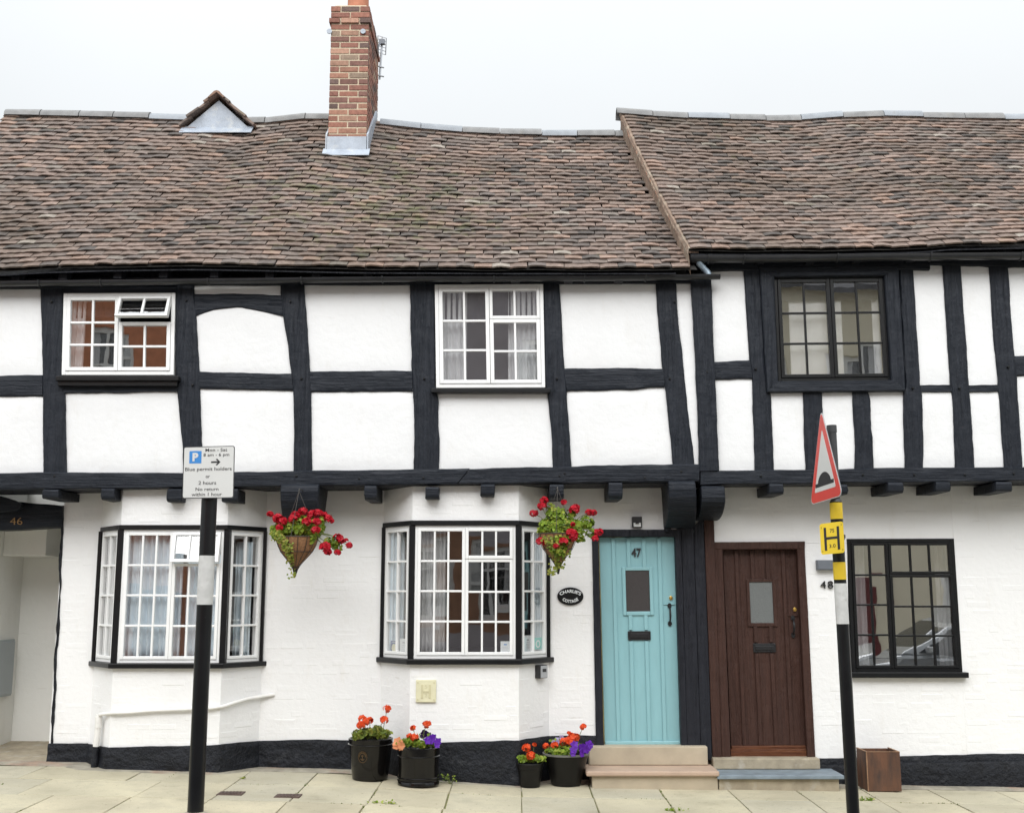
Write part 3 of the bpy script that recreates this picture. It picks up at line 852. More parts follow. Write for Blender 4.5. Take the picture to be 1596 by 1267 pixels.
# posts
post(L, [(61.6, 436), (62, 450), (65, 500), (65.5, 584), (66, 640), (66.8, 745)], [(99, 436), (99, 460), (98, 560), (100.8, 612), (103.8, 745)])
post(L, [(273.6, 436), (273, 548), (275, 609), (281, 665), (284, 690), (285, 745)], [(302, 436), (302, 444), (305, 492), (310, 579), (311, 605), (314, 690), (316.5, 745)])
post(L, [(436.7, 434), (436.7, 460), (440.6, 492), (448, 534), (453.5, 581), (456.5, 609), (457.7, 642), (457.5, 742)], [(473.6, 434), (474, 445), (478, 507), (483, 579), (484.4, 610), (485, 654), (486, 742)])
post(L, [(638, 434), (638, 444), (641.5, 578), (643, 610), (646, 654), (645, 690), (644.5, 740)], [(677, 434), (677, 443), (679, 604), (684.5, 624), (683, 645), (684.5, 690), (684.5, 740)], amp=.007)
post(L, [(847, 434), (850, 604), (853, 612), (859, 668), (862, 734)], [(871.7, 434), (871.7, 442), (875, 487), (879.5, 574), (884, 610), (887, 668), (891.5, 734)])
post(L, [(1022.8, 434), (1022.8, 442), (1024.5, 474), (1033, 574), (1038, 610), (1049.7, 730)], [(1054, 434), (1054, 441), (1056, 487), (1063, 545), (1068, 600), (1074.6, 655), (1080, 697), (1083, 732)])
# rails and braces (butted into the posts, a hair behind them)
for A, B in (([(-80, 587), (66, 584)], [(-80, 619), (66, 617)]), ([(310, 579), (380, 580.5), (454, 582.5)], [(311, 605), (380, 607), (457, 609.5)]),
             ([(482, 579), (560, 578), (642, 577.5)], [(484, 611), (643, 610)]),
             ([(879, 574.5), (963, 573.5), (1034, 574.5)], [(884, 610), (985, 607.5), (1014, 604), (1036, 603.5)]),
             ([(99, 600), (276, 600)], [(100, 613), (190, 612), (276, 610)])):
    rail(L, A, B, Yf=-.469, th=.1)
rail(L, [(303, 458), (370, 457), (438, 460)], [(304.5, 492), (331, 483), (373, 478.6), (406, 485), (441, 492.5)], Yf=-.468, th=.1)
rail(L, [(98, 446), (274, 446)], [(98, 457.5), (274, 457)], Yf=-.468, th=.1)
rail(L, [(-120, 434), (1094, 428)], [(-120, 450), (60, 449.5), (303, 444.5), (640, 443), (1094, 441)], Yf=-.483, th=.14, seed=4)
bres = timber(L, [(-130, 738), (104, 736), (316, 736.5), (486, 733), (684, 731), (731.5, 730)], [(-130, 766), (0, 763.5), (300, 760), (500, 757), (711.5, 754.5)], -.490, .2, 'th', .005, 'jetty_beam')
timber(L, [(733, 730), (862, 727), (1049, 723), (1090, 723)], [(713, 754.5), (900, 752), (1090, 750)], -.492, .2, 'th', .005, 'jetty_beam', seed=5)
# right house timbers
post(Rh, [(1077, 433), (1082.7, 536), (1087.6, 649), (1090, 734)], [(1109, 416), (1109, 422), (1113.5, 552), (1117.7, 649), (1122, 733)], Yf=-.50, th=.16)
post(Rh, [(1158.8, 405), (1163.6, 487), (1168.5, 561), (1172.4, 590), (1175, 665), (1177, 740)], [(1184, 405), (1188, 487), (1195, 610), (1202, 613.5), (1207, 740)])
post(Rh, [(1401, 405), (1412, 600), (1408.5, 612), (1411.8, 738)], [(1423.8, 405), (1424, 422), (1435, 600), (1437.7, 611), (1440, 687), (1439.5, 738)])
post(Rh, [(1469, 402), (1474, 477), (1482, 598), (1484.6, 610), (1490, 735)], [(1498, 402), (1498, 417), (1511, 600), (1512, 610), (1520, 735)])
post(Rh, [(1541, 402), (1548, 509), (1556.4, 600), (1557.4, 610), (1567, 735)], [(1570, 402), (1582, 555), (1585.6, 587), (1595, 735)])
post(Rh, [(1690, 402), (1718, 735)], [(1720, 402), (1748, 735)])
post(Rh, [(1251.6, 604), (1256, 738)], [(1281, 604), (1284, 680), (1286, 738)])
post(Rh, [(1329, 604), (1334, 738)], [(1353.5, 604), (1354, 614), (1357, 620), (1358, 655), (1363, 738)], amp=.007)
for A, B in (([(1112, 564), (1170, 561)], [(1115, 592), (1173, 590)]), ([(1434, 599.5), (1484, 598.5)], [(1436, 611), (1486, 610)]),
             ([(1509, 600.5), (1558, 599.5)], [(1511, 611), (1558, 609.5)]), ([(1580, 555), (1720, 553)], [(1583, 586), (1722, 584)])):
    rail(Rh, A, B, Yf=-.469, th=.1)
rail(Rh, [(1106, 398), (1450, 392), (1449.5, 392)], [(1106, 423), (1160, 421.5), (1430, 420.5), (1449.5, 420.5)], Yf=-.483, th=.14)
rail(Rh, [(1450, 392), (1760, 390)], [(1450, 412), (1500, 414), (1560, 416), (1760, 415)], Yf=-.481, th=.14)
rail(Rh, [(1186, 405), (1400, 403)], [(1186, 419), (1402, 417)], Yf=-.493, th=.1)
timber(Rh, [(1092, 733.5), (1240, 732), (1440, 728.5), (1596, 727), (1760, 726)], [(1092, 755.7), (1300, 753), (1596, 749), (1760, 747)], -.489, .2, 'th', .004, 'jetty_beam', seed=7)
def pegs(h, pts, Y):
    for px, py in pts:
        p = P(px, py, Y); mb = MB(); n = 8; r = .011
        mb.prism([(p.x + r * math.cos(q * 2 * PI / n + px), p.z + r * math.sin(q * 2 * PI / n + px)) for q in range(n)], lambda u, w, d=0.0: Vector((u, Y - d, w)), -.02, .009)
        mb.build('peg', MT['tgloss'], h, bevel=.003)
pegs(L, [(80, 470), (85, 742), (290, 468), (300, 600), (462, 742), (470, 590), (452, 470), (661, 590), (660, 745), (868, 590), (872, 742), (880, 738), (1044, 590), (1062, 735), (1052, 470), (560, 746), (1005, 745)], -.487)
pegs(Rh, [(1098, 448), (1102, 580), (1186, 742), (1425, 740), (1504, 740), (1178, 575), (1423, 605), (1496, 605), (1572, 572), (1580, 738), (1268, 742), (1345, 740)], -.492)
# soffit boards under the jetty
for h, xa, xb in ((L, -5.9, 1.75), (Rh, 1.755, 6.25)):
    mb = MB(); mb.hexa([(xa, -.44, zs(xa)), (xb, -.44, zs(xb)), (xb, -.44, zs(xb) + .045), (xa, -.44, zs(xa) + .045), (xa, .1, zs(xa)), (xb, .1, zs(xb)), (xb, .1, zs(xb) + .045), (xa, .1, zs(xa) + .045)])
    mb.build('soffit_board', MT['tsatin'], h)
# joist ends carried over the wall
def joist(h, x0, x1, y0, y1, seed, drop=0.0):
    Yf = -.515; a, b = P(x0, y1, Yf), P(x1, y0, Yf); rr = random.Random(seed)
    zt_ = min(b.z, zs(a.x) - .002)+.002; zb_ = a.z; vs = []; prof = []
    r = (zt_ - zb_) * .35
    prof = [(Yf + .006, zt_), (Yf - .004, zt_ - .02), (Yf, zb_ + r)] + [(Yf + r * (1 - math.cos(q)), zb_ + r - r * math.sin(q)) for q in (.4, .8, 1.2, 1.57)] + [(-.12, zb_ + .004), (.02, zb_ + .01 + drop), (.02, zt_)]
    n = len(prof); mb = MB()
    jj = [rr.uniform(-.004, .004) for _ in prof]
    mb.add([(a.x + j, y, z) for (y, z), j in zip(prof, jj)] + [(b.x + j, y, z) for (y, z), j in zip(prof, jj[::-1])],
           [tuple(range(n)), tuple(range(2 * n - 1, n - 1, -1))] + [(i, i + n, (i + 1) % n + n, (i + 1) % n) for i in range(n)])
    return mb.build('joist_end', MT['th'], h, bevel=.006)
for i, q in enumerate(((65, 91, 763, 777), (157, 179, 761, 779), (259, 283, 762, 782), (345, 371, 762, 782), (568, 587, 757, 779), (662.6, 684, 759, 777), (749, 771, 753, 773), (857, 879, 755, 776), (949, 970, 752, 777))):
    joist(L, *q, i)
for i, q in enumerate(((1199, 1221, 754, 770), (1300, 1321, 755, 770), (1385, 1407.5, 752, 768), (1459, 1481, 751, 766), (1553, 1577, 751, 766), (1650, 1674, 749, 765))):
    joist(Rh, *q, 20 + i)
def corbel(h, x0, x1, yt, ym, yb, xb0, xb1, name='jetty_bracket', mat='th'):
    """heavy bracket: upright nose, then a curve back to the wall"""
    Yf = -.53; A, B = P(x0, yt, Yf), P(x1, yt, Yf); zt_ = A.z; zm = P(x0, ym, Yf).z; zb_ = P(x0, yb, -.03).z
    C, Dd = P(xb0, yb, -.03), P(xb1, yb, -.03)
    prof = [(0.03, zt_, 0), (Yf + .03, zt_, 0), (Yf + .004, zt_ - .02, 0), (Yf, zm, .1)]
    for i in range(1, 9):
        q = i / 8; prof.append((Yf + (-.03 - Yf) * (1 - math.cos(q * PI / 2)) ** .85, zm + (zb_ - zm) * math.sin(q * PI / 2) ** .9, q))
    prof.append((0.03, zb_, 1))
    n = len(prof); mb = MB()
    mb.add([(A.x + (C.x - A.x) * t, y, z) for y, z, t in prof] + [(B.x + (Dd.x - B.x) * t, y, z) for y, z, t in prof],
           [tuple(range(n)), tuple(range(2 * n - 1, n - 1, -1))] + [(i, i + n, (i + 1) % n + n, (i + 1) % n) for i in range(n)])
    return mb.build(name, MT[mat], h, bevel=.012)
corbel(L, 437, 497, 754, 766, 832, 452, 502)
corbel(L, 1042, 1084, 749, 762, 823, 1035, 1082)
corbel(Rh, 1093, 1130, 757, 775, 811, 1084, 1120)
timber(L, [(1031, 760), (1036, 780), (1036, 828)], [(1044, 752), (1046, 780), (1046, 828)], -.06, .1, 'tv', .003, 'bracket_cheek')

# ---------------- windows
def upper_window(h, tl, tr, br, bl, lights, mat, Yf=-.487, fw=.034, sw=.034, bw=.02, sill=None, room=True, label=None, roommat='room'):
    w = part_empty('window', h, label)
    mf, Wd, H = quadmap(tl, tr, br, bl, Yf)
    mb = MB(); ring(mb, mf, 0, Wd, 0, H, fw, -.07, 0.0, fw * 1.1)
    us = sorted({l['u'][0] for l in lights} | {l['u'][1] for l in lights})
    mb.build('frame', MT[mat], w, bevel=.004)
    for l in lights:
        u0, u1 = fw + l['u'][0] * (Wd - 2 * fw), fw + l['u'][1] * (Wd - 2 * fw)
        w0, w1 = fw * 1.1 + l['w'][0] * (H - 2.1 * fw), fw * 1.1 + l['w'][1] * (H - 2.1 * fw)
        sash(w, mf, u0 + .002, u1 - .002, w0 + .002, w1 - .002, l['c'], l['r'], l.get('sw', sw), bw, mat, -.055, .008 + (.006 if l.get('hang') is not None else 0), l.get('hang', 0) or 0, l.get('b'))
    if sill:
        (sl, sr, st_, sb_, out) = sill
        a, b = P(sl, st_, Yf - out), P(sr, sb_, Yf - out)
        mb = MB(); mb.box(a.x, b.x, Yf - out, Yf + .06, b.z, a.z); mb.build('sill', MT['tgloss'], w, bevel=.004)
    if room:
        a, b = P(*tl, Yf), P(*br, Yf)
        roombox(h, a.x - .25, b.x + .25, Yf + .135, 1.2, b.z - .12, a.z + .10, roommat)
    return w, mf, Wd, H
PANEMAT[0] = 'upglass'
W1 = upper_window(L, (99, 457), (273, 456.3), (270.5, 584.5), (95.8, 584.5),
    [dict(u=(0, .5), w=(0, 1), c=2, r=3), dict(u=(.5, 1), w=(0, .655), c=2, r=2), dict(u=(.5, 1), w=(.655, 1), c=2, r=1, hang=28, sw=.026)], 'whitepaint', sill=(86.6, 278, 586, 593, .06))
mb = MB(); a, b = P(90, 593, -.52), P(276, 601, -.52); mb.box(a.x, b.x, -.52, -.44, b.z, a.z); mb.build('sill_board', MT['tgloss'], L, bevel=.004)
W2 = upper_window(L, (677.5, 443.5), (846.5, 442.5), (849.8, 604), (679.8, 604.6),
    [dict(u=(0, .5), w=(0, 1), c=2, r=3), dict(u=(.5, 1), w=(0, .67), c=2, r=2), dict(u=(.5, 1), w=(.67, 1), c=2, r=1, hang=None, sw=.028)], 'whitepaint', sill=(672, 858, 605, 611.5, .05), roommat='roomlight')
PANEMAT[0] = None
W3 = upper_window(Rh, (1206, 431), (1379, 429), (1390, 593), (1213, 595),
    [dict(u=(0, .5), w=(0, 1), c=2, r=3), dict(u=(.5, 1), w=(0, 1), c=2, r=3)], 'tgloss', Yf=-.462, fw=.03, sw=.032, bw=.018, room=True)
# deep black casing round the right upper window
for A, B, nm in (([(1184, 417), (1195.5, 611)], [(1206.5, 425), (1213.5, 598)], 0), ([(1378.5, 425), (1390, 598)], [(1401, 416), (1412, 609)], 1)):
    timber(Rh, A, B, -.505, .1, 'tv', .002, 'window_casing')
timber(Rh, [(1184, 416), (1401, 414)], [(1205, 431.5), (1380, 429.5)], -.509, .1, 'th', .002, 'window_casing')
timber(Rh, [(1210, 594), (1394, 592)], [(1196, 611), (1412, 609)], -.520, .1, 'th', .002, 'window_sill')
# ground floor window, right
wmain, mf, Wd, H = upper_window(Rh, (1320, 839.5), (1487, 839), (1500.5, 1048), (1329, 1048),
    [dict(u=(0, .37), w=(0, 1), c=2, r=4), dict(u=(.37, 1), w=(0, .742), c=3, r=3), dict(u=(.37, 1), w=(.742, 1), c=3, r=1, hang=None, sw=.026)], 'tgloss', Yf=-.01, fw=.034, sw=.026, bw=.018, sill=None, room=False)
a, b = P(1326, 1047.5, -.06), P(1510, 1056, -.06)
mb = MB(); mb.box(a.x, b.x, -.07, .05, b.z, a.z); mb.build('sill', MT['tgloss'], wmain, bevel=.005)
roombox(Rh, P(1320, 900).x - .4, P(1500, 900).x + .4, .26, 2.6, P(0, 1050).z - .25, P(0, 839).z + .15, 'roomlight')
# bays
def bay(k, hang):
    poly, ht, hb, st, sb = BAYS[k]
    w = part_empty('bay_window', L)
    H = hb - st
    cs = .028
    def off(dx, dy, back=.0): return [(poly[0][0] - dx, back), (poly[1][0] - dx * .55, poly[1][1] - dy), (poly[2][0] + dx * .55, poly[2][1] - dy), (poly[3][0] + dx, back)]
    mb = MB(); mb.slab(off(.05, .05), sb, st - .001); mb.build('sill', MT['tgloss'], w, bevel=.006)
    mb = MB(); mb.slab(off(.012, .02), hb, ht); mb.build('head', MT['tgloss'], w, bevel=.004)
    for (x, y) in poly[1:3]:
        mb = MB(); mb.slab([(x - .026, y - .008), (x + .026, y - .008), (x + .03, y + .055), (x - .03, y + .055)], st - .002, hb + .002)
        mb.build('corner_post', MT['tgloss'], w, bevel=.004)
    for (x, y), s in ((poly[0], 1), (poly[3], -1)):
        mb = MB(); mb.slab([(x - .014, -.03), (x + .014, -.03), (x + .014, .06), (x - .014, .06)], st - .002, hb + .002)
        mb.build('side_post', MT['tgloss'], w)
    faces = [(poly[0], poly[1], .024, .03), (poly[1], poly[2], .028, .028), (poly[2], poly[3], .03, .024)]
    for i, (A, B, ma, mb_) in enumerate(faces):
        fm, l, _ = facemap(A, B, st, hb)
        m2 = MB(); ring(m2, fm, ma, l - mb_, 0, H, .024, -.06, -.004, .03)
        m2.build('frame', MT['whitepaint'], w, bevel=.003)
        u0, u1 = ma + .025, l - mb_ - .025
        if i != 1: sash(w, fm, u0, u1, .031, H - .025, 2, 4, .026, .018, 'whitepaint', -.05, .004)
        else:
            um = (u0 + u1) / 2; wq = .031 + (H - .056) * .755
            sash(w, fm, u0, um - .001, .031, H - .025, 3, 4, .028, .018, 'whitepaint', -.05, .004)
            sash(w, fm, um + .001, u1, .031, wq - .001, 3, 3, .028, .018, 'whitepaint', -.05, .004)
            sash(w, fm, um + .001, u1, wq + .001, H - .025, 3, 1, .028, .018, 'whitepaint', -.05, .012, hang)
    roombox(L, poly[0][0] + .015, poly[3][0] - .015, .0, 2.2, st + .003, hb - .003, 'room')
    return w
bay(0, 13); bay(1, 0)
# curtains and nets behind the glass
def X(px, py, Y): return P(px, py, Y).x
def Z(py, Y): return P(798, py, Y).z
curtain('pale net curtain at the left of the small upper window', X(108, 520, -.36), X(134, 520, -.36), Z(590, -.36), Z(455, -.36), -.385, 3, 'net', .02, 'upstairs curtains', seed=1)
curtain('pale net curtain at the left of the middle upper window', X(684, 520, -.36), X(728, 520, -.36), Z(608, -.36), Z(438, -.36), -.385, 5, 'net', .02, 'upstairs curtains', seed=2)
curtain('pale net curtain at the right of the middle upper window', X(792, 520, -.36), X(844, 520, -.36), Z(608, -.36), Z(438, -.36), -.385, 6, 'net', .02, 'upstairs curtains', seed=3)
curtain('pale blind hanging behind the black upper window', X(1230, 520, -.34), X(1312, 520, -.34), Z(600, -.34), Z(425, -.34), -.36, 3, 'net', .006, None, seed=4)
curtain('pale strip of curtain at the right edge of the black upper window', X(1360, 520, -.34), X(1384, 520, -.34), Z(600, -.34), Z(425, -.34), -.355, 2, 'net', .012, None, seed=5)
b1p, b2p = BAYS[0][0], BAYS[1][0]; B1, B2 = BAYS[0], BAYS[1]
curtain('pale blue curtain across the front of the left bay window', b1p[1][0] + .06, b1p[1][0] + .555, B1[3] + .005, B1[2] - .005, -.275, 9, 'bluecurt', .022, 'left bay curtains', seed=6)
curtain('pale blue curtain drawn behind the parking sign pole in the left bay', b1p[1][0] + .60, b1p[2][0] - .04, B1[3] + .005, B1[2] - .22, -.275, 7, 'bluecurt', .02, 'left bay curtains', seed=7)
curtain('narrow pale curtain in the left side light of the left bay', b1p[0][0] + .1, b1p[1][0] + .03, B1[3] + .005, B1[2] - .005, -.08, 3, 'net', .015, 'left bay curtains', seed=8)
curtain('blue grey curtain in the right side light of the left bay', b1p[2][0] + .02, b1p[3][0] - .1, B1[3] + .005, B1[2] - .1, -.08, 4, 'bluecurt', .015, 'left bay curtains', seed=9)
curtain('pale blue curtain in the left side light of the middle bay', b2p[0][0] + .08, b2p[0][0] + .21, B2[3] + .005, B2[2] - .005, -.06, 4, 'bluecurt', .014, 'middle bay curtains', seed=10)
curtain('grey curtain at the left of the middle bay front', b2p[1][0] + .06, b2p[1][0] + .30, B2[3] + .005, B2[2] - .005, -.24, 6, 'greycurt', .02, 'middle bay curtains', seed=11)
curtain('pale blue curtain beside the hanging basket in the middle bay', b2p[2][0] + .14, b2p[3][0] - .06, B2[3] + .005, B2[2] - .005, -.04, 4, 'bluecurt', .014, 'middle bay curtains', seed=12)
curtain('pale curtain at the right edge of the black ground floor window', X(1462, 950, .3), X(1484, 950, .3), Z(1044, .3), Z(845, .3), .32, 3, 'net', .02, 'right house curtains', seed=13)
curtain('cream curtain at the left of the black ground floor window', X(1328, 950, .3), X(1352, 950, .3), Z(1044, .3), Z(845, .3), .32, 3, 'net', .02, 'right house curtains', seed=14)
# cards standing in the middle bay's panes
def card(label, x0, x1, y0, y1, A, B, mat, extra=None):
    """card on the inner side of the pane of the bay face A-B, at photo pixels"""
    fm, l, _ = facemap(A, B, 0, 1)
    dr = Vector((B[0] - A[0], B[1] - A[1])).normalized()
    def hit(px, py):
        lo, hi = 0, l
        for _ in range(40):
            m = (lo + hi) / 2; q = fm(m, 0, -.03); 
            if P(px, py, q.y).x > q.x: lo = m
            else: hi = m
        q = fm(lo, 0, -.03); return lo, P(px, py, q.y).z
    (u0, z1), (u1, z0) = hit(x0, y0), hit(x1, y1)
    t = thing('window_card', fm((u0 + u1) / 2, z0, -.03), label, 'card', 'cards in the bay window')
    mb = MB(); mb.mbox(fm, u0, u1, z0, z1, -.0315, -.030); mb.build('card', MT[mat], t)
    if extra: extra(t, fm, u0, u1, z0, z1)
    return t
def ex_gold(t, fm, u0, u1, z0, z1):
    mb = MB(); n = 20; uc, zc = (u0 + u1) / 2, z0 + (z1 - z0) * .46
    mb.prism([(uc + .36 * (u1 - u0) * math.cos(q * 2 * PI / n), zc + .31 * (z1 - z0) * math.sin(q * 2 * PI / n)) for q in range(n)], fm, -.0299, -.0292)
    mb.build('gold_disc', MT['paleyellow'], t)
    mb = MB(); mb.mbox(fm, u0 + .2 * (u1 - u0), u1 - .2 * (u1 - u0), z1 - .12 * (z1 - z0), z1 - .07 * (z1 - z0), -.0299, -.0293); mb.build('print_line', MT['signwhite'], t)
def ex_lines(n, blue=False):
    def f(t, fm, u0, u1, z0, z1):
        h = z1 - z0; wd = u1 - u0; mb = MB()
        for i in range(n): mb.mbox(fm, u0 + wd * .18, u1 - wd * (.18 + .12 * (i % 2)), z0 + h * (.16 + .5 * i / n), z0 + h * (.16 + .5 * i / n) + h * .025, -.0299, -.0294)
        mb.build('print_line', MT['silver'], t)
        mb = MB(); mb.mbox(fm, u0 + wd * .32, u0 + wd * .62, z1 - h * .3, z1 - h * .22, -.0299, -.0294); mb.build('printed_mark', MT['signblue'] if blue else MT['silver'], t)
    return f
MT['navy'] = simple('navy_card', (.03, .075, .22), .5); MT['teal'] = simple('teal_card', (.08, .55, .48), .5); MT['cardwhite'] = simple('white_card', (.75, .78, .79), .5, .03)
card('navy card with a gold disc in the bay window corner', 609, 619.5, 998, 1019.5, b2p[0], b2p[1], 'navy', ex_gold)
card('plain white card beside the navy card in the bay', 623.5, 635.5, 994.5, 1019.5, b2p[0], b2p[1], 'cardwhite', ex_lines(4))
card('white card with a small blue mark at the right of the bay front', 780, 796, 999, 1019, b2p[1], b2p[2], 'cardwhite', ex_lines(4, True))
card('tall white card next to the teal card in the bay', 817, 829, 990, 1017, b2p[2], b2p[3], 'cardwhite', ex_lines(6))
def ex_teal(t, fm, u0, u1, z0, z1):
    mb = MB(); n = 16; uc, zc = (u0 + u1) / 2, z0 + (z1 - z0) * .45; r0, r1 = .2 * (u1 - u0), .32 * (u1 - u0)
    for q in range(n):
        a, b = q * 2 * PI / n, (q + 1) * 2 * PI / n
        mb.prism([(uc + r0 * math.cos(a), zc + r0 * math.sin(a)), (uc + r1 * math.cos(a), zc + r1 * math.sin(a)), (uc + r1 * math.cos(b), zc + r1 * math.sin(b)), (uc + r0 * math.cos(b), zc + r0 * math.sin(b))], fm, -.0299, -.0293)
    mb.build('printed_ring', MT['cardwhite'], t)
card('teal card with a pale ring in the bay window', 833, 844, 993.5, 1011, b2p[2], b2p[3], 'teal', ex_teal)

# ---------------- doors
def flat(h, A, B, mat, Yf, th, name, amp=.0012, **k): return timber(h, A, B, Yf, th, mat, amp, name, cham=.004, **k)
fr47 = part_empty('door_surround', L)
flat(fr47, [(922.5, 825), (929, 1164)], [(932.8, 825), (941.5, 1164)], 'tsatin', -.022, .2, 'jamb', .002)
flat(fr47, [(922.5, 825), (1056, 825)], [(932, 836.2), (1056, 836.2)], 'tsatin', -.026, .2, 'lintel', .002)
bx = [(1051.5, 1061.5, 1163), (1062, 1072, 1163), (1081, 1093, 1180), (1097, 1110.5, 1184)]
tops = [836.2, 823, 820, 810]
for i in range(3):
    (ta, ba, ya), (tb_, bb, yb) = bx[i], bx[i + 1]
    flat(fr47, [(ta + .4, tops[i] - (10 if i == 0 else 0)), (ba + .4, yb)], [(tb_ - .4, tops[i + 1] - 4), (bb - .4, yb)], 'tsatin', -.024 - .003 * (i % 2), .2, 'board')
fr48 = part_empty('door_surround', Rh)
flat(fr48, [(1097.5, 806), (1111, 1182)], [(1112.5, 806), (1125, 1182)], 'brown', -.030, .2, 'board')
flat(fr48, [(1113, 856), (1125.5, 1182)], [(1126, 856), (1139, 1182)], 'brown', -.018, .2, 'jamb')
flat(fr48, [(1113, 844.6), (1254.5, 843.5)], [(1113, 856.2), (1254.5, 855.4)], 'brown', -.022, .2, 'lintel')
flat(fr48, [(1242.4, 855), (1258.8, 1180)], [(1254.5, 855), (1271, 1180)], 'brown', -.018, .2, 'jamb')
def door(h, tl, tr, br, bl, Y, mat, strips, win, winfr, pane, letter, handle, lock, lockmat, ironmat, number=None):
    d = part_empty('door', h)
    mf, Wd, H = quadmap(tl, tr, br, bl, Y)
    def uw(px, py):                                   # photo pixel -> leaf coordinates
        lo = [0.5, .5]
        for _ in range(60):
            q = mf(lo[0] * Wd, lo[1] * H); t = P(px, py, Y)
            lo[0] += (t.x - q.x) / Wd; lo[1] += (t.z - q.z) / H
        return lo[0] * Wd, lo[1] * H
    us = [0] + [uw(*s)[0] for s in strips] + [Wd]
    for i in range(len(us) - 1):
        mb = MB(); mb.mbox(mf, us[i] + (.003 if i else 0), us[i + 1] - (.003 if i < len(us) - 2 else 0), 0, H, -.045, -.002 * (i % 2))
        mb.build('board', MT[mat], d, bevel=.003)
    hs = .017
    fu0, fw1 = uw(*winfr[0]); fu1, fw0 = uw(*winfr[1])
    gu0, gw1 = uw(*win[0]); gu1, gw0 = uw(*win[1])
    lu0, lw1 = uw(*letter[0]); lu1, lw0 = uw(*letter[1])
    for i, u in enumerate(us[1:-1]):
        segs = [(.035, H - .01)]
        if fu0 < u + hs and u - hs < fu1: segs = [(.035, lw0 - .01 if lu0 < u + hs and u - hs < lu1 else fw0), (lw1 + .01 if lu0 < u + hs and u - hs < lu1 else fw0, fw0), (fw1, H - .01)]
        for w0, w1 in segs:
            if w1 - w0 < .03: continue
            mb = MB(); mb.mbox(mf, u - hs, u + hs, w0, w1, .0005, .015); mb.build('cover_strip', MT[mat], d, bevel=.003)
    mb = MB(); mb.mbox(mf, 0, Wd, 0, .035, .001, .022); mb.build('weatherboard', MT[mat if mat != 'brown' else 'sillwood'], d, bevel=.008)
    mb = MB(); t = (gu0 - fu0)
    mb.mbox(mf, fu0, gu0, fw0, fw1, .0005, .016); mb.mbox(mf, gu1, fu1, fw0, fw1, .0005, .016)
    mb.mbox(mf, gu0, gu1, fw0, gw0, .0005, .015); mb.mbox(mf, gu0, gu1, gw1, fw1, .0005, .015)
    mb.build('window_moulding', MT[mat], d, bevel=.005)
    mb = MB(); mb.mbox(mf, gu0, gu1, gw0, gw1, .0002, .004); mb.build('pane', MT[pane], d)
    mb = MB(); mb.mbox(mf, lu0, lu1, lw0, lw1, .001, .014)
    lh = lw1 - lw0
    mb.mbox(mf, lu0 + .02, lu1 - .02, lw0 + lh * .25, lw1 - lh * .25, .0145, .021)
    mb.build('letterbox', MT[ironmat], d, bevel=.003)
    # pull handle: two roses and a bowed grip
    (hx, hy0, hy1) = handle
    u0, w0 = uw(hx, hy0); u1, w1 = uw(hx + (hy1 - hy0) * .02, hy1)
    mb = MB()
    pts = []
    for q in range(11):
        s_ = q / 10; pts.append(mf(u0 + (u1 - u0) * s_, w0 + (w1 - w0) * s_, .014 + .045 * math.sin(PI * s_) ** .7))
    mb.tube(pts, [.006 + .004 * math.sin(PI * q / 10) for q in range(11)], 8)
    for uu, ww, sg in ((u0, w0, 1), (u1, w1, -1)):
        n = 14; mb.prism([(uu + .019 * math.cos(q * 2 * PI / n), ww + sg * .008 + .024 * math.sin(q * 2 * PI / n)) for q in range(n)], mf, .001, .012)
    mb.build('handle', MT['iron'], d, smooth=40)
    u, w = uw(*lock); mb = MB(); n = 20
    mb.prism([(u + .017 * math.cos(q * 2 * PI / n), w + .019 * math.sin(q * 2 * PI / n)) for q in range(n)], mf, .001, .012)
    mb.prism([(u + .009 * math.cos(q * 2 * PI / n), w + .009 * math.sin(q * 2 * PI / n)) for q in range(n)], mf, .012, .018)
    mb.build('lock', MT['brass'], d, bevel=.002)
    # rail below the lock
    uL, wL = uw(lock[0] - 11, lock[1] + 9); mb = MB(); mb.mbox(mf, uL, Wd - .012, wL - .008, wL, .0008, .011); mb.build('lock_rail', MT[mat], d, bevel=.002)
    if number:
        (x0, y0, x1, y1, body) = number; (u0, w1), (u1, w0) = uw(x0, y0), uw(x1, y1)
        lettering(d, body, mf, (u0 + u1) / 2, w0, u1 - u0, 'ink', .016, height=w1 - w0, bold=.02, name='house_number', th=.012)
    return d, mf, Wd, H
d47, mf47, W47, H47 = door(L, (933.8, 837.5), (1050.8, 836.6), (1060.6, 1160), (942.6, 1160.5), .06, 'mint',
     [(956, 860), (979.5, 860), (1003.5, 860), (1027.5, 860)], ((974.5, 889), (1013.3, 952.5)), ((969, 883.8), (1019, 958.5)), 'frost_dark',
     ((978.3, 983.3), (1014.2, 997.2)), (1043.3, 945, 970), (1045.4, 931.8), 'brass', 'iron', (983.9, 854.2, 999.2, 868, '47'))
mb = MB()
mb.mbox(mf47, -.010, -.002, -.004, H47 + .010, -.02, .004); mb.mbox(mf47, W47 + .002, W47 + .010, -.004, H47 + .010, -.02, .004)
mb.mbox(mf47, -.002, W47 + .002, H47 + .002, H47 + .010, -.02, .0035); mb.mbox(mf47, -.002, W47 + .002, -.018, -.003, -.02, .0035)
mb.build('weatherstrip', MT['gilt'], fr47)
d48, mf48, W48, H48 = door(Rh, (1126.5, 856), (1241.8, 855.3), (1258.3, 1167), (1139.6, 1167.5), .06, 'brown',
     [(1147.5, 870), (1172, 870), (1195.5, 870), (1219.8, 870)], ((1167.3, 907), (1206, 970.4)), ((1162.4, 902.3), (1212, 976)), 'frost_grey',
     ((1173.3, 1002.5), (1209, 1016)), (1235.4, 964, 988), (1238.6, 949.6), 'brass', 'iron')
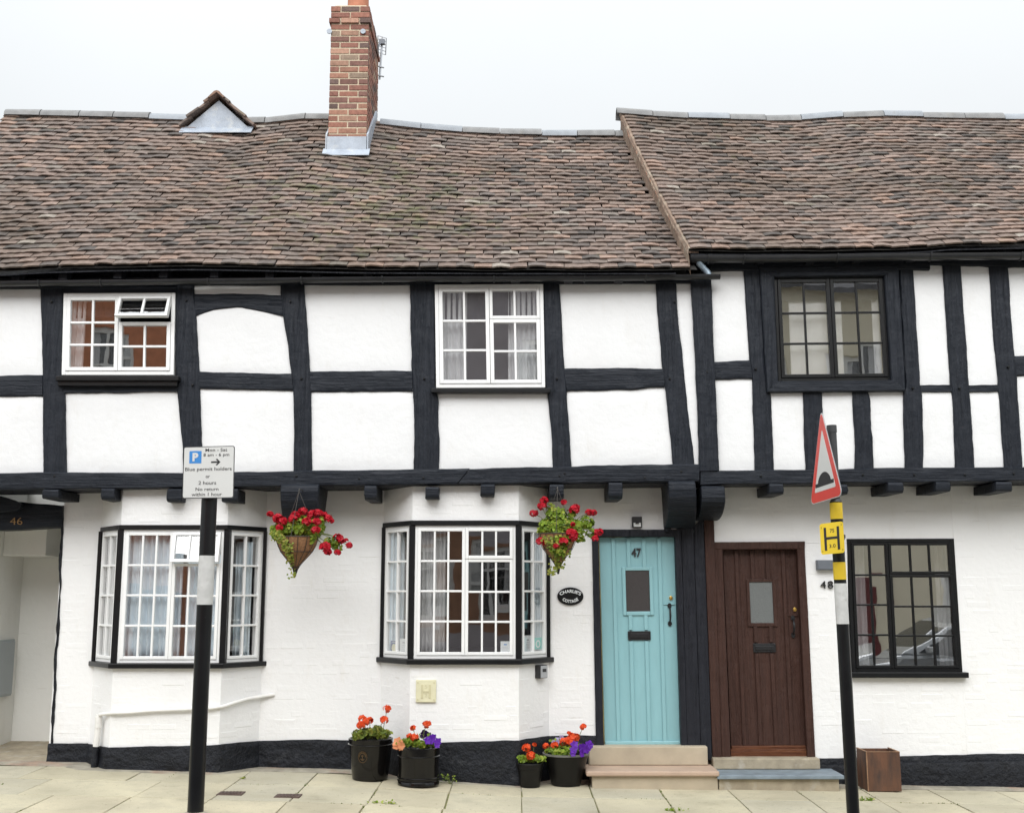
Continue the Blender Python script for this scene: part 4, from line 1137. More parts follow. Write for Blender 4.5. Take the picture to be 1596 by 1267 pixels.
flat(fr48, [(1139, 1167.4), (1259, 1166.4)], [(1139.6, 1180.5), (1260, 1179.5)], 'sillwood', .02, .2, 'threshold')

# ---------------- stone steps
def step(label, parts_, group):
    x = sum(p[0] + p[1] for p in parts_) / len(parts_) / 2
    t = thing('door_step', (x, -.2, G(x)), label, 'step', group)
    for (x0, x1, y0, y1, z0, z1, mat, nm, bv) in parts_:
        mb = MB(); mb.box(x0, x1, y0, y1, z0, z1); mb.build(nm, MT[mat], t, bevel=bv)
    return t
tz = P(0, 1201.5, -.47).z; uz = P(0, 1163, -.12).z
gx = G(1.3, -.4)
step('cream stone step with pinkish overhanging tread before the turquoise door', [
    (P(923, 1218, -.43).x, P(1119, 1218, -.43).x, -.43, .0, gx - .2, tz - .045, 'stepstone', 'riser', .008),
    (P(913.8, 1203, -.47).x, P(1121.5, 1203, -.47).x, -.47, -.0, tz - .044, tz, 'treadstone', 'tread', .012),
    (P(918, 1178, -.12).x, P(1103.3, 1178, -.12).x, -.12, .2, tz + .001, uz, 'stepstone', 'upper_step', .01)], 'front door steps')
tz2 = P(0, 1208, -.47).z; uz2 = P(0, 1181.5, -.12).z
step('worn step with blue slate tread before the brown door', [
    (P(1120.5, 1222, -.42).x, P(1308, 1222, -.42).x, -.42, .0, gx - .25, tz2 - .035, 'concrete', 'riser', .008),
    (P(1118, 1209, -.46).x, P(1316, 1209, -.46).x, -.46, -.0, tz2 - .034, tz2, 'slate', 'tread', .006),
    (P(1112, 1190, -.12).x, P(1278.5, 1190, -.12).x, -.12, .2, tz2 + .001, uz2, 'concrete', 'upper_step', .01)], 'front door steps')

# ---------------- roofs
YE, YR = -.70, 2.04
ridge_px = {'L': [(-60, 174), (15, 178), (100, 180), (200, 183), (290, 186), (390, 194), (450, 187), (510, 182), (583, 191), (640, 198), (700, 204), (760, 208), (850, 210), (968, 211), (1100, 213)],
            'R': [(900, 172), (968, 175), (1010, 179), (1044, 182), (1100, 184), (1199, 187), (1239, 187), (1303, 182), (1378, 180), (1478, 183), (1596, 185), (1800, 187)]}
eave_px = {'L': [(-120, 423), (0, 422), (60, 418), (160, 415), (300, 413), (420, 415), (540, 418), (800, 419.5), (1000, 419.5), (1075, 419), (1200, 419)],
           'R': [(1060, 389), (1080, 389.5), (1279, 390), (1438, 386), (1478, 382), (1596, 379.5), (1800, 377)]}
def curve(px, Y):
    q = [P(x, y, Y) for x, y in px]; xs = np.array([p.x for p in q]); zs_ = np.array([p.z for p in q])
    return lambda X: float(np.interp(X, xs, zs_))
RC = {k: curve(v, YR) for k, v in ridge_px.items()}; EC = {k: curve(v, YE) for k, v in eave_px.items()}
VR = (P(1076, 400, YE).x, P(968, 178, YR).x)          # skewed verge of the right roof at eave, ridge
def xverge(v): return VR[0] + (VR[1] - VR[0]) * v
def S(k, X, v):
    z0, z1 = EC[k](X), RC[k](X); sd = 0 if k == 'L' else 50
    sag = (-.045 * math.sin(PI * min(1, max(0, v))) + .022 * nz(X * .7 + sd, v * 2.5) * math.sin(PI * min(1, max(0, v))) + .010 * nz(X * 2.1 + sd, v * 7)) 
    return Vector((X, YE + (YR - YE) * v, z0 + (z1 - z0) * v + sag))
SL = math.hypot(YR - YE, RC['L'](-1) - EC['L'](-1))
tones_w = [((.185, .140, .118), 6), ((.215, .160, .135), 6), ((.160, .128, .112), 5), ((.125, .105, .095), 3), ((.085, .074, .068), 1.2), ((.20, .172, .150), 3), ((.25, .175, .140), 2), ((.25, .145, .105), .22), ((.25, .22, .19), .4)]
def wchoice(rr, tb):
    s = rr.uniform(0, sum(w for _, w in tb))
    for c, w in tb:
        s -= w
        if s <= 0: return c
    return tb[0][0]
TW, TG, TL = .165, .1, .15
rt = random.Random(5)
def tile_local(rr, w=TW):
    """one cambered clay tile, lower edge at y=0, running up to y=TL; z is off the roof"""
    camb = rr.uniform(.001, .010); tilt = rr.uniform(.022, .033); th = rr.uniform(.013, .018); tw = rr.uniform(-.0025, .0025)
    hw = w / 2 - .0015; n = 4; vs = []
    for (y, lift) in ((0.0, tilt), (TL, .004)):
        for i in range(n + 1):
            u = i / n * 2 - 1
            vs.append((u * hw + rr.uniform(-.001, .001), y + (rr.uniform(-.004, .004) if y == 0 else 0), lift + camb * (1 - u * u) * (1 if y == 0 else .7) + tw * u))
    m = n + 1
    vs += [(vs[i][0], vs[i][1] + .002, vs[i][2] - th) for i in range(m)]
    vs += [(vs[0][0], TL, vs[m][2] - th), (vs[n][0], TL, vs[2 * m - 1][2] - th)]
    fs = [(i, i + 1, m + i + 1, m + i) for i in range(n)] + [(2 * m + i, 2 * m + i + 1, i + 1, i) for i in range(n)]
    fs += [(0, m, 3 * m, 2 * m), (n, 2 * m + n, 3 * m + 1, m + n)]
    return vs, fs
TILES = []
for i in range(72):
    vs, fs = tile_local(rt); c = wchoice(rt, tones_w); k = rt.uniform(.85, 1.15)
    mb = MB(); mb.add(vs, fs, tuple(q * k for q in c))
    TILES.append((vs, fs, tuple(q * k for q in c), mb.mesh('tile', MT['tile'], recalc=False, smooth=30, tone=True)))
def frame_at(k, X, v):
    e = .02
    p = S(k, X, v); tx = (S(k, X + .08, v) - S(k, X - .08, v)).normalized(); ty = (S(k, X, v + e) - S(k, X, v - e)); ty = (ty - tx * ty.dot(tx)).normalized(); n = tx.cross(ty)
    return p, tx, ty, n
def roof(h, k, x_lo, x_hi, lo_f, hi_f):
    vs = []; fs = []; nx, ny = 90, 24
    for j in range(ny + 1):
        for i in range(nx + 1):
            v = j / ny; a, b = lo_f(v), hi_f(v); X = a + (b - a) * i / nx; p = S(k, X, v); vs.append((p.x, p.y + .004, p.z - .012))
    for j in range(ny):
        for i in range(nx): q = j * (nx + 1) + i; fs.append((q, q + 1, q + nx + 2, q + nx + 1))
    # back slope
    o = len(vs); base = ny * (nx + 1)
    for i in range(nx + 1):
        p = vs[base + i]; vs.append((p[0], p[1] + 3.0, p[2] - 2.9))
    for i in range(nx): fs.append((base + i, base + i + 1, o + i + 1, o + i))
    mb = MB(); mb.add(vs, fs); r = mb.build('roof', MT['underlay'], h, recalc=False)
    rr = random.Random(21 if k == 'L' else 22)
    rows_ = int(SL / TG); cand = []
    for row in range(rows_ + 1):
        v = row * TG / SL
        if v > .985: break
        a, b = lo_f(v), hi_f(v); x = -9 + (row % 2) * TW / 2 + rr.uniform(-.02, .02)
        xsq = []
        while x < b + TW:
            if a + TW * .42 < x < b - TW * .2: xsq.append(x)
            x += TW
        if xsq and xsq[0] - TW / 2 > a + .012: xsq.insert(0, a + TW / 2)
        for x in xsq:
            if True:
                jx, jv = rr.uniform(-.006, .006), rr.uniform(-.006, .006) / SL
                slip = -.02 / SL if rr.random() < .006 else 0
                p, tx, ty, n = frame_at(k, x + jx, v + jv + slip)
                an = rr.uniform(-.010, .010); tx2 = tx * math.cos(an) + ty * math.sin(an); ty2 = n.cross(tx2)
                Mx = Matrix(((tx2.x, ty2.x, n.x), (tx2.y, ty2.y, n.y), (tx2.z, ty2.z, n.z))).to_4x4()
                t = rr.randrange(72)
                q = p - Vector((0, -D, HC)); dist = q.length
                # pixel column: is it inside the picture?
                px = 798 + FPX * p.x / ((p.y + D) * CT + (p.z - HC) * ST)
                cand.append((0 if -10 < px < 1606 else 1, dist, p, Mx, t))
    cand.sort(key=lambda c: (c[0], c[1]))
    for _, _, p, Mx, t in cand[:300]: place('tile', TILES[t][3], r, p, Mx)
    fld = MB()
    for _, _, p, Mx, t in cand[300:]:
        vs, fs, tn, _ = TILES[t]
        fld.add([p + (Mx @ Vector(q)) for q in vs], fs, tn)
    tag(fld.build('tile_field', MT['tile'], r, smooth=30, tone=True, recalc=False), kind='stuff')
    return r
rL = roof(L, 'L', -5.9, 1.6, lambda v: -5.72 - .28 * v, lambda v: xverge(v) + .06)
rR = roof(Rh, 'R', 1.3, 6.2, lambda v: xverge(v) + .005, lambda v: 6.25)
# ridge tiles
MT['ridgepale'] = simple('pale_ridge', (.25, .27, .295), .7, .2, 8, .5, 40, .005, big=((.22, .21, .19), 7, .6))
def ridge(r, k, x0, x1, seed, gaps=()):
    rr = random.Random(seed); x = x0
    while x < x1 - .05:
        l = min(rr.uniform(.40, .50), x1 - x)
        if not any(a < x + l / 2 < b for a, b in gaps):
            mb = MB(); vs = []; fs = []; n = 8; dz = rr.uniform(-.006, .008)
            for xx, e in ((x + .004, 0), (x + l - .004, .006)):
                for rad in (.100 + e, .082 + e):
                    for q in range(n + 1):
                        a = PI * (q / n)
                        vs.append((xx, YR + rad * 1.15 * -math.cos(a), RC[k](xx) - .055 + dz + rad * math.sin(a) * 1.02))
            m = n + 1
            for q in range(n):
                fs += [(q, q + 1, 2 * m + q + 1, 2 * m + q), (m + q, 3 * m + q, 3 * m + q + 1, m + q + 1), (q, m + q, m + q + 1, q + 1), (2 * m + q, 2 * m + q + 1, 3 * m + q + 1, 3 * m + q)]
            fs += [(0, 2 * m, 3 * m, m), (n, m + n, 3 * m + n, 2 * m + n)]
            mb.add(vs, fs); mb.build('ridge_tile', MT['ridge' if rr.random() < .62 else 'ridgepale'], r, smooth=35)
        x += l
chx0, chx1 = P(511, 225, 1.33).x, P(571, 225, 1.33).x
gbx0, gbx1 = P(288, 200, 1.82).x, P(392, 200, 1.82).x
ridge(rL, 'L', -5.98, VR[1] + .02, 3, ((chx0 - .05, chx1 + .05), (gbx0 + .15, gbx1 - .15)))
ridge(rR, 'R', VR[1] - .06, 6.2, 4)
# verge of the right roof: mortared tile undercloak and gable side standing above the lower roof
mb = MB(); n = 44; vs = []; fs = []
for i in range(n + 1):
    v = i / n; X = xverge(v); p = S('R', X + .02, v); q = S('L', X, v)
    for j, (dx, z) in enumerate(((.05, p.z + .006), (-.012, p.z + .012), (-.022, p.z - .045), (-.012, p.z - .05), (.0, q.z - .06))):
        vs.append((X + dx + .008 * nz(v * 30, j) , p.y, z + .010 * nz(v * 38, j * 2.1)))
for i in range(n):
    for j in range(4): q = i * 5 + j; fs.append((q, q + 1, q + 6, q + 5))
mb.add(vs, fs); mb.build('verge', MT['vergemortar'], rR, smooth=30)
rv = random.Random(3)
for i in range(38):                                     # tile slips bedded along the verge
    v = i / 38; X = xverge(v) - .018; p = S('R', X + .03, v); q = S('R', X + .03, v + .024)
    d = (q - p).normalized(); up = Vector((0, -d.z, d.y)); 
    if up.z < 0: up = -up
    o0 = -.03 + rv.uniform(-.006, .006)
    mb = MB(); a = p + up * o0; b = p + d * .09 + up * o0; t = wchoice(rv, [((.24, .14, .10), 3), ((.19, .13, .10), 2), ((.30, .235, .18), 2)])
    x0, x1 = X - rv.uniform(.004, .014), X + .1
    mb.hexa([(x0, a.y, a.z), (x1, a.y, a.z), (x1, a.y, a.z + .018), (x0, a.y, a.z + .018), (x0, b.y, b.z), (x1, b.y, b.z), (x1, b.y, b.z + .018), (x0, b.y, b.z + .018)], t)
    mb.build('verge_tile', MT['tile'], rR, tone=True)
# eaves: dark soffit, rafter feet, undercloak
for h, k, xa, xb, zoff in ((L, 'L', -5.7, 1.50, -.03), (Rh, 'R', 1.64, 6.2, -.03)):
    vs = []; fs = []; n = 40
    for i in range(n + 1):
        X = xa + (xb - xa) * i / n; z = EC[k](X)
        vs += [(X, YE + .03, z + zoff), (X, -.38, z + .12), (X, -.38, z - .4), (X, YE + .03, z + zoff - .012)]
    for i in range(n):
        q = i * 4; fs += [(q, q + 4, q + 5, q + 1), (q + 1, q + 5, q + 6, q + 2), (q + 3, q + 7, q + 4, q)]
    mb = MB(); mb.add(vs, fs); mb.build('eaves_board', MT['tsatin'], h)
    x = xa + .2; rq = random.Random(9)
    while x < xb - .1:
        z = EC[k](x); mb = MB()
        mb.hexa([(x - .04, YE + .10, z - .09), (x + .04, YE + .10, z - .09), (x + .04, YE + .10, z + .0), (x - .04, YE + .10, z + .0), (x - .04, -.40, z - .07), (x + .04, -.40, z - .07), (x + .04, -.40, z + .1), (x - .04, -.40, z + .1)])
        mb.build('rafter_foot', MT['tsatin'], h, bevel=.004); x += rq.uniform(.42, .52)
# gutters
def gutter(h, pts, Y, r, brackets, seed):
    q = [P(x, y, Y) for x, y in pts]
    vs = []; fs = []; n = 10; N = 30; xs = np.linspace(q[0].x, q[-1].x, N + 1); zz = np.interp(xs, [p.x for p in q], [p.z for p in q])
    for i in range(N + 1):
        for rad in (r, r - .004):
            for j in range(n + 1):
                a = PI + PI * j / n
                vs.append((xs[i], Y + rad * math.cos(a), zz[i] + .003 * nz(xs[i] * 1.5, seed) + rad * math.sin(a) + r * .5))
    m = n + 1
    for i in range(N):
        for j in range(n):
            a = i * 2 * m + j; b = a + 2 * m
            fs += [(a, b, b + 1, a + 1), (a + m, a + m + 1, b + m + 1, b + m)]
        a = i * 2 * m; b = a + 2 * m; fs += [(a, a + m, b + m, b), (a + n, b + n, b + m + n, a + m + n)]
    for e in (0, N):
        a = e * 2 * m; fs.append(tuple(range(a, a + m)))
    mb = MB(); mb.add(vs, fs); g = mb.build('gutter', MT['gutter'], h, smooth=40)
    for bx_ in brackets:
        X_ = P(bx_, pts[0][1], Y).x; z = float(np.interp(X_, xs, zz)) + r * .5
        mb = MB(); mb.tube([(X_, Y + (r + .004) * math.cos(a), z + (r + .004) * math.sin(a)) for a in np.linspace(PI * .97, 2 * PI * 1.0, 9)], .008, 6)
        mb.tube([(X_, Y + r, z - .01), (X_, -.49, z + .01)], .008, 6)
        mb.build('gutter_bracket', MT['gutter'], g, smooth=40)
gutter(L, [(-150, 446), (0, 443.5), (300, 440), (640, 436), (900, 435.5), (1122, 432.5)], -.60, .042, (62, 158, 325, 470, 596, 770, 911, 1006), 1)
gutter(Rh, [(1075, 405), (1200, 405), (1400, 402), (1596, 400.5), (1750, 399.5)], -.64, .055, (1103, 1159, 1304, 1449, 1590), 2)
# short swan-neck pipe dropping from the right gutter to the left one
mb = MB(); mb.tube([P(1088, 404, -.64), P(1090, 411, -.63), P(1097, 419, -.60), P(1103, 425, -.60), P(1105, 431, -.60)], .030, 12)
mb.build('swan_neck_pipe', MT['galv'], Rh, smooth=50)
# gable / rear walls
mb = MB()
mb.box(-5.65, 1.5, 4.2, 4.4, -.3, 4.6); mb.build('rear_wall', MT['brickpaint'], L)
mb = MB(); mb.box(1.52, 6.2, 4.2, 4.4, -.3, 4.7); mb.box(6.0, 6.2, .25, 4.2, -.3, 4.2); mb.build('rear_wall', MT['brickpaint'], Rh)

# ---------------- chimney (bricks laid one by one)
ch = part_empty('chimney', L)
CY0, CD = 1.33, .95
ctop = P(541, 10, CY0).z; cbase = S('L', (chx0 + chx1) / 2, (CY0 - YE) / (YR - YE)).z
mb = MB(); mb.box(chx0 + .004, chx1 - .004, CY0 + .004, CY0 + CD - .004, cbase - .6, ctop); mb.build('mortar_core', MT['mortar'], ch)
btones = [((.27, .125, .092), 4), ((.235, .11, .085), 4), ((.18, .095, .078), 3), ((.12, .08, .07), 3), ((.30, .155, .11), 2), ((.34, .20, .145), 1), ((.27, .20, .15), 1.6)]
def brick(x0, x1, y0, y1, z0, z1, rr):
    c = wchoice(rr, btones); k = rr.uniform(.85, 1.2); j = lambda: rr.uniform(-.002, .002)
    mb = MB(); mb.box(x0 + j(), x1 + j(), y0 + j(), y1 + j(), z0 + j(), z1 + j(), tuple(q * k for q in c)); mb.build('brick', MT['brick'], ch, tone=True, bevel=.004)
rr = random.Random(17); CH = (ctop - cbase + .05) / 25; mo = .015; z = cbase - .05; cw = chx1 - chx0
for crs in range(25):
    corb = .022 if crs == 22 else (.004 if crs > 22 else 0)
    z0, z1 = z + mo / 2, z + CH - mo / 2; z += CH
    xs = [0, .5, 1] if crs % 2 else [0, .25, .75, 1]
    for i in range(len(xs) - 1):
        p = rr.uniform(-.002, .004)
        brick(chx0 - corb * (i == 0) + (mo / 2 if i else 0) + cw * xs[i], chx0 + corb * (i == len(xs) - 2) + cw * xs[i + 1] - (mo / 2 if i < len(xs) - 2 else 0), CY0 - .002 - p * .6 - corb, CY0 + .095, z0, z1, rr)
    for sgn, xf in ((1, chx1), (-1, chx0)):
        if crs < 0: continue
        ys = [0.105, .32, .535, .75, CD] if crs % 2 else [.105, .21, .425, .64, .855, CD]
        if sgn < 0: continue
        for i in range(len(ys) - 1):
            p = rr.uniform(-.001, .004) + corb
            brick(xf - .10, xf + .001 + p * .6, CY0 + ys[i] + mo / 2, CY0 + ys[i + 1] - mo / 2 + (corb if i == len(ys) - 2 else 0), z0, z1, rr)
mb = MB(); mb.box(chx0 - .006, chx0 + .004, CY0 + .1, CY0 + CD, cbase - .3, ctop - .01); mb.build('render_side', MT['mortar'], ch)
# lead flashing
mb = MB(); f0 = P(541, 213, CY0 - .03).z; xl_, xr_ = chx0 - .010, chx1 + .010
vfr = (CY0 - YE) / (YR - YE); zb_ = S('L', chx0, vfr).z
sl = (RC['L'](chx0) - EC['L'](chx0)) / (YR - YE)
mb.hexa([(xl_, CY0 - .03, zb_ - .0), (xr_, CY0 - .03, zb_), (xr_, CY0 - .03, f0), (xl_, CY0 - .03, f0), (xl_, CY0 + .0, zb_ - .05), (xr_, CY0 + .0, zb_ - .05), (xr_, CY0, f0), (xl_, CY0, f0)])
mb.hexa([(xl_ - .035, CY0 - .11, zb_ - .11 * sl + .035), (xr_ + .035, CY0 - .11, zb_ - .11 * sl + .035), (xr_ + .035, CY0 - .02, zb_ + .035), (xl_ - .035, CY0 - .02, zb_ + .035),
         (xl_ - .035, CY0 - .11, zb_ - .11 * sl + .028), (xr_ + .035, CY0 - .11, zb_ - .11 * sl + .028), (xr_ + .035, CY0 - .02, zb_ + .028), (xl_ - .035, CY0 - .02, zb_ + .028)])
mb.hexa([(chx1 + .004, CY0 - .03, zb_ - .05), (chx1 + .024, CY0 - .03, zb_ - .05), (chx1 + .024, CY0 - .03, zb_ + .2), (chx1 + .004, CY0 - .03, zb_ + .2),
         (chx1 + .004, YR, zb_ + (YR - CY0) * sl - .05), (chx1 + .024, YR, zb_ + (YR - CY0) * sl - .05), (chx1 + .024, YR, zb_ + (YR - CY0) * sl + .12), (chx1 + .004, YR, zb_ + (YR - CY0) * sl + .12)])
mb.hexa([(chx0 - .024, CY0 - .03, zb_ - .05), (chx0 - .006, CY0 - .03, zb_ - .05), (chx0 - .006, CY0 - .03, zb_ + .2), (chx0 - .024, CY0 - .03, zb_ + .2),
         (chx0 - .024, YR, zb_ + (YR - CY0) * sl - .05), (chx0 - .006, YR, zb_ + (YR - CY0) * sl - .05), (chx0 - .006, YR, zb_ + (YR - CY0) * sl + .12), (chx0 - .024, YR, zb_ + (YR - CY0) * sl + .12)])
mb.build('lead_flashing', MT['lead'], ch)
mb = MB(); cx, cy = (chx0 + chx1) / 2 + .045, CY0 + .30
mb.lathe([(.17, -.05), (.165, .03), (.125, .06), (.12, .34), (.14, .36), (.14, .42), (.10, .42), (.10, .1)], (cx, cy, ctop), 28); mb.build('chimney_pot', MT['pot_clay'], ch, smooth=40)
mb = MB(); mb.box(chx0 + .03, chx1 - .03, CY0 + .03, CY0 + CD - .03, ctop, ctop + .03); mb.build('flaunching', MT['mortar'], ch, bevel=.02)
for px_ in (513.5, 566):
    a = P(px_, 50, CY0 - .01); mb = MB(); n = 14; mb.prism([(a.x + .03 * math.cos(q * 2 * PI / n), a.z + .03 * math.sin(q * 2 * PI / n)) for q in range(n)], lambda u, w, d=0.0: Vector((u, CY0 - .012 - d, w)), .0, .012)
    mb.build('tie_plate', MT['lead'], ch)

# TV aerial on the back corner of the chimney
YA = CY0 + CD + .05
t = thing('tv_aerial', (chx1, YA, P(592, 123, YA).z), 'grey grid television aerial on a short pole behind the chimney', 'aerial')
pb, pt = P(591.5, 124, YA), P(595.5, 66, YA)
mb = MB(); mb.tube([pb, pt], .013, 8); mb.build('pole', MT['aerial'], t, smooth=40)
mb = MB()
for yy in (106, 120):
    a = P(592, yy, YA); mb.tube([(chx1 - .05, YA - .06, a.z), (a.x + .05, YA, a.z)], .009, 6)
mb.build('bracket', MT['aerial'], t)
mb = MB(); c0, c1, c2, c3 = P(589, 56, YA), P(602, 60, YA), P(601, 86, YA + .1), P(588, 82, YA + .1)
for i in range(6):
    s_ = i / 5; mb.tube([c0.lerp(c3, s_), c1.lerp(c2, s_)], .0045, 5)
for i in range(3):
    s_ = i / 2; mb.tube([c0.lerp(c1, s_), c3.lerp(c2, s_)], .006, 5)
mb.build('reflector_grid', MT['aerial'], t)
mb = MB(); a = P(595.5, 67, YA - .02); mb.box(a.x - .035, a.x + .035, YA - .06, YA - .01, a.z - .03, a.z + .03); a = P(588, 78, YA - .1); mb.box(a.x - .02, a.x + .02, YA - .16, YA - .1, a.z - .05, a.z + .05)
mb.tube([(P(595.5, 67, YA).x, YA - .03, P(595.5, 67, YA).z), (a.x, YA - .13, a.z)], .008, 6); mb.build('junction_box', MT['greybox'], t)

# ---------------- little lead-faced gablet on the ridge
gb = part_empty('gablet', L)
YG = 1.80; A, B, C = P(290, 200, YG), P(388, 200, YG), P(341, 157, YG)
mb = MB(); mb.add([A, B, C, A + Vector((0, .3, 0)), B + Vector((0, .3, 0)), C + Vector((0, .3, 0))], [(0, 1, 2), (5, 4, 3), (0, 3, 4, 1), (1, 4, 5, 2), (2, 5, 3, 0)]); mb.build('lead_face', MT['lead'], gb)
mb = MB(); mb.hexa([(A.x - .05, YG - .1, A.z - .085), (B.x + .05, YG - .1, B.z - .085), (B.x + .05, YG + .02, B.z + .03), (A.x - .05, YG + .02, A.z + .03), (A.x - .05, YG - .1, A.z - .095), (B.x + .05, YG - .1, B.z - .095), (B.x + .05, YG + .02, B.z + .02), (A.x - .05, YG + .02, A.z + .02)]); mb.build('lead_apron', MT['lead'], gb)
top = P(341, 151, YG)
for sgn, foot in ((-1, P(288, 197, YG)), (1, P(390, 196, YG))):
    dv = (foot - top); L_ = dv.length; dv.normalize(); nr = Vector((dv.z * -sgn * -1, 0, dv.x * sgn)); 
    nr = Vector((-dv.z, 0, dv.x)); 
    if nr.z < 0: nr = -nr
    ncr = 4
    for cidx in range(ncr):
        s0 = L_ * (cidx / ncr); s1 = L_ * ((cidx + 1.35) / ncr)
        for d in range(5):
            y0 = YG - .09 + d * .165 + (cidx % 2) * .03; y1 = y0 + .16
            c = wchoice(rt, tones_w); lift = rt.uniform(.012, .028); mb = MB()
            a = top + dv * s0 + nr * .004; b = top + dv * s1 + nr * lift
            mb.hexa([(a.x, y0, a.z), (b.x, y0 + rt.uniform(-.012, .012), b.z), (b.x + nr.x * .026, y0, b.z + nr.z * .026), (a.x + nr.x * .026, y0, a.z + nr.z * .026),
                     (a.x, y1, a.z), (b.x, y1, b.z), (b.x + nr.x * .026, y1, b.z + nr.z * .026), (a.x + nr.x * .026, y1, a.z + nr.z * .026)], c)
            mb.build('tile', MT['tile'], gb, tone=True, bevel=.003)
for q in range(3):
    y0 = YG - .11 + q * .29; zz = top.z + .03 + .004 * q; mb = MB()
    mb.add([(top.x + sx_ * wq, yy, zz - dz) for yy in (y0, y0 + .285) for sx_, wq, dz in ((-1, .10, .085), (-1, .03, .01), (0, 0, 0), (1, .03, .01), (1, .10, .085), (1, .075, .085), (0, 0, .022), (-1, .075, .085))],
           [(0, 1, 2, 6, 7), (2, 3, 4, 5, 6), (8 + 7, 8 + 6, 8 + 2, 8 + 1, 8), (8 + 6, 8 + 5, 8 + 4, 8 + 3, 8 + 2)] + [(i, i + 8, (i + 1) % 8 + 8, (i + 1) % 8) for i in range(8)], (.24, .15, .11) if q == 0 else (.16, .125, .10)); mb.build('ridge_tile', MT['tile'], gb, tone=True)

# ------------------------------------------------------------------ things on the walls
def wmap(Y): return lambda u, w, d=0.0: Vector((u, Y - d, w))
# oval name plaque
c = P(889, 929, -.02); a_, b_ = (P(909.5, 929).x - P(868.7, 929).x) / 2, (P(889, 915).z - P(889, 943).z) / 2
t = thing('name_plaque', (c.x, 0, c.z), 'black oval plaque reading CHARLIE\'S COTTAGE on the white wall', 'plaque')
n = 40
mb = MB(); mb.prism([(c.x + a_ * math.cos(q * 2 * PI / n), c.z + b_ * math.sin(q * 2 * PI / n)) for q in range(n)], wmap(0), -.0, .016); mb.build('plate', MT['tgloss'], t, bevel=.002)
def arc_up(u, w):
    k = .30 * b_ / (.70 * a_) ** 2; return (u + w * 2 * k * u * .8, b_ * .40 - k * u * u + w)
def arc_dn(u, w):
    k = .26 * b_ / (.60 * a_) ** 2; return (u - w * 2 * k * u * .8, -b_ * .74 + k * u * u + w)
lettering(t, "CHARLIE'S", wmap(0), c.x, c.z, a_ * 1.50, 'cardwhite', .0185, height=b_ * .36, bold=.03, warp=arc_up, th=.003)
lettering(t, 'COTTAGE', wmap(0), c.x, c.z, a_ * 1.26, 'cardwhite', .0185, height=b_ * .34, bold=.03, warp=arc_dn, th=.003)
# key safe
A_, B_ = BAYS[1][0][2], BAYS[1][0][3]; fmk, lk, _ = facemap(A_, B_, 0, 1)
def khit(px, py):
    e, u = min((abs(P(px, py, fmk(lk * i / 300, 0, .03).y).x - fmk(lk * i / 300, 0, .03).x), lk * i / 300) for i in range(301))
    return u, P(px, py, fmk(u, 0, .03).y).z
(ku0, kz1), (ku1, kz0) = khit(838, 1036.5), khit(850.5, 1056)
t = thing('key_safe', fmk((ku0 + ku1) / 2, kz0, 0), 'small black and silver key safe under the middle bay window', 'key safe')
mb = MB(); mb.mbox(fmk, ku0, ku1, kz0, kz1, -.01, .05); mb.build('body', MT['ink'], t, bevel=.004)
ud = ku1 - ku0
mb = MB(); mb.mbox(fmk, ku0 + ud * .12, ku1 - ud * .06, kz0 + .005, kz1 - .005, .05, .058); mb.build('face', MT['silver'], t, bevel=.003)
mb = MB(); mb.mbox(fmk, ku0 + ud * .3, ku1 - ud * .26, kz1 - .06, kz1 - .032, .0582, .061); mb.build('window', MT['ink'], t)
# small black box over the turquoise door
p0, p1 = P(985.3, 805, -.05), P(1001, 822, -.05)
t = thing('door_light', ((p0.x + p1.x) / 2, 0, p1.z), 'small black sensor light with pale lens above the turquoise door', 'light')
mb = MB(); mb.box(p0.x, p1.x, -.045, .0, p1.z, p0.z); mb.build('body', MT['ink'], t, bevel=.004)
mb = MB(); mb.box(p0.x + .012, p1.x - .012, -.05, -.045, p1.z + .008, p1.z + .045); mb.build('lens', MT['cardwhite'], t, bevel=.002)
mb = MB(); cc = Vector(((p0.x + p1.x) / 2, -.052, p1.z + .035)); mb.lathe([(.018, 0), (.016, .01), (.008, .018)], (cc.x, cc.y, cc.z), 14); mb.build('sensor', MT['ink'], t, smooth=40)
# faded yellow hydrant plate (relief)
p0, p1 = P(648.5, 1059, -.385), P(679.5, 1094, -.385)
t = thing('hydrant_plate', ((p0.x + p1.x) / 2, -.37, p1.z), 'faded pale yellow relief plate on the wall below the middle bay', 'plate')
mb = MB(); mb.box(p0.x, p1.x, -.392, -.366, p1.z, p0.z); mb.build('plate', MT['paleyellow'], t, bevel=.004)
pw, ph = p1.x - p0.x, p0.z - p1.z; fm = lambda u, w, d=0.0: Vector((p0.x + u * pw, -.392 - d, p1.z + w * ph))
mb = MB()
for (u0, u1, w0, w1) in ((.26, .36, .18, .80), (.64, .74, .18, .80), (.365, .635, .43, .52)): mb.mbox(fm, u0, u1, w0, w1, -.001, .005)
mb.build('letter_relief', MT['olive'], t, bevel=.002)
mb = MB()
for u, w in ((.1, .87), (.9, .87), (.1, .12), (.9, .12)):
    mb.prism([(u + .045 * math.cos(q * PI / 4), w + .04 * math.sin(q * PI / 4)) for q in range(8)], fm, -.001, .004)
mb.build('screw', MT['olive'], t)
lettering(t, '5', fm, .5, .62, .14, 'olive', .0022, height=.16, th=.0018)
lettering(t, '2', fm, .5, .24, .13, 'olive', .0022, height=.14, th=.0018)
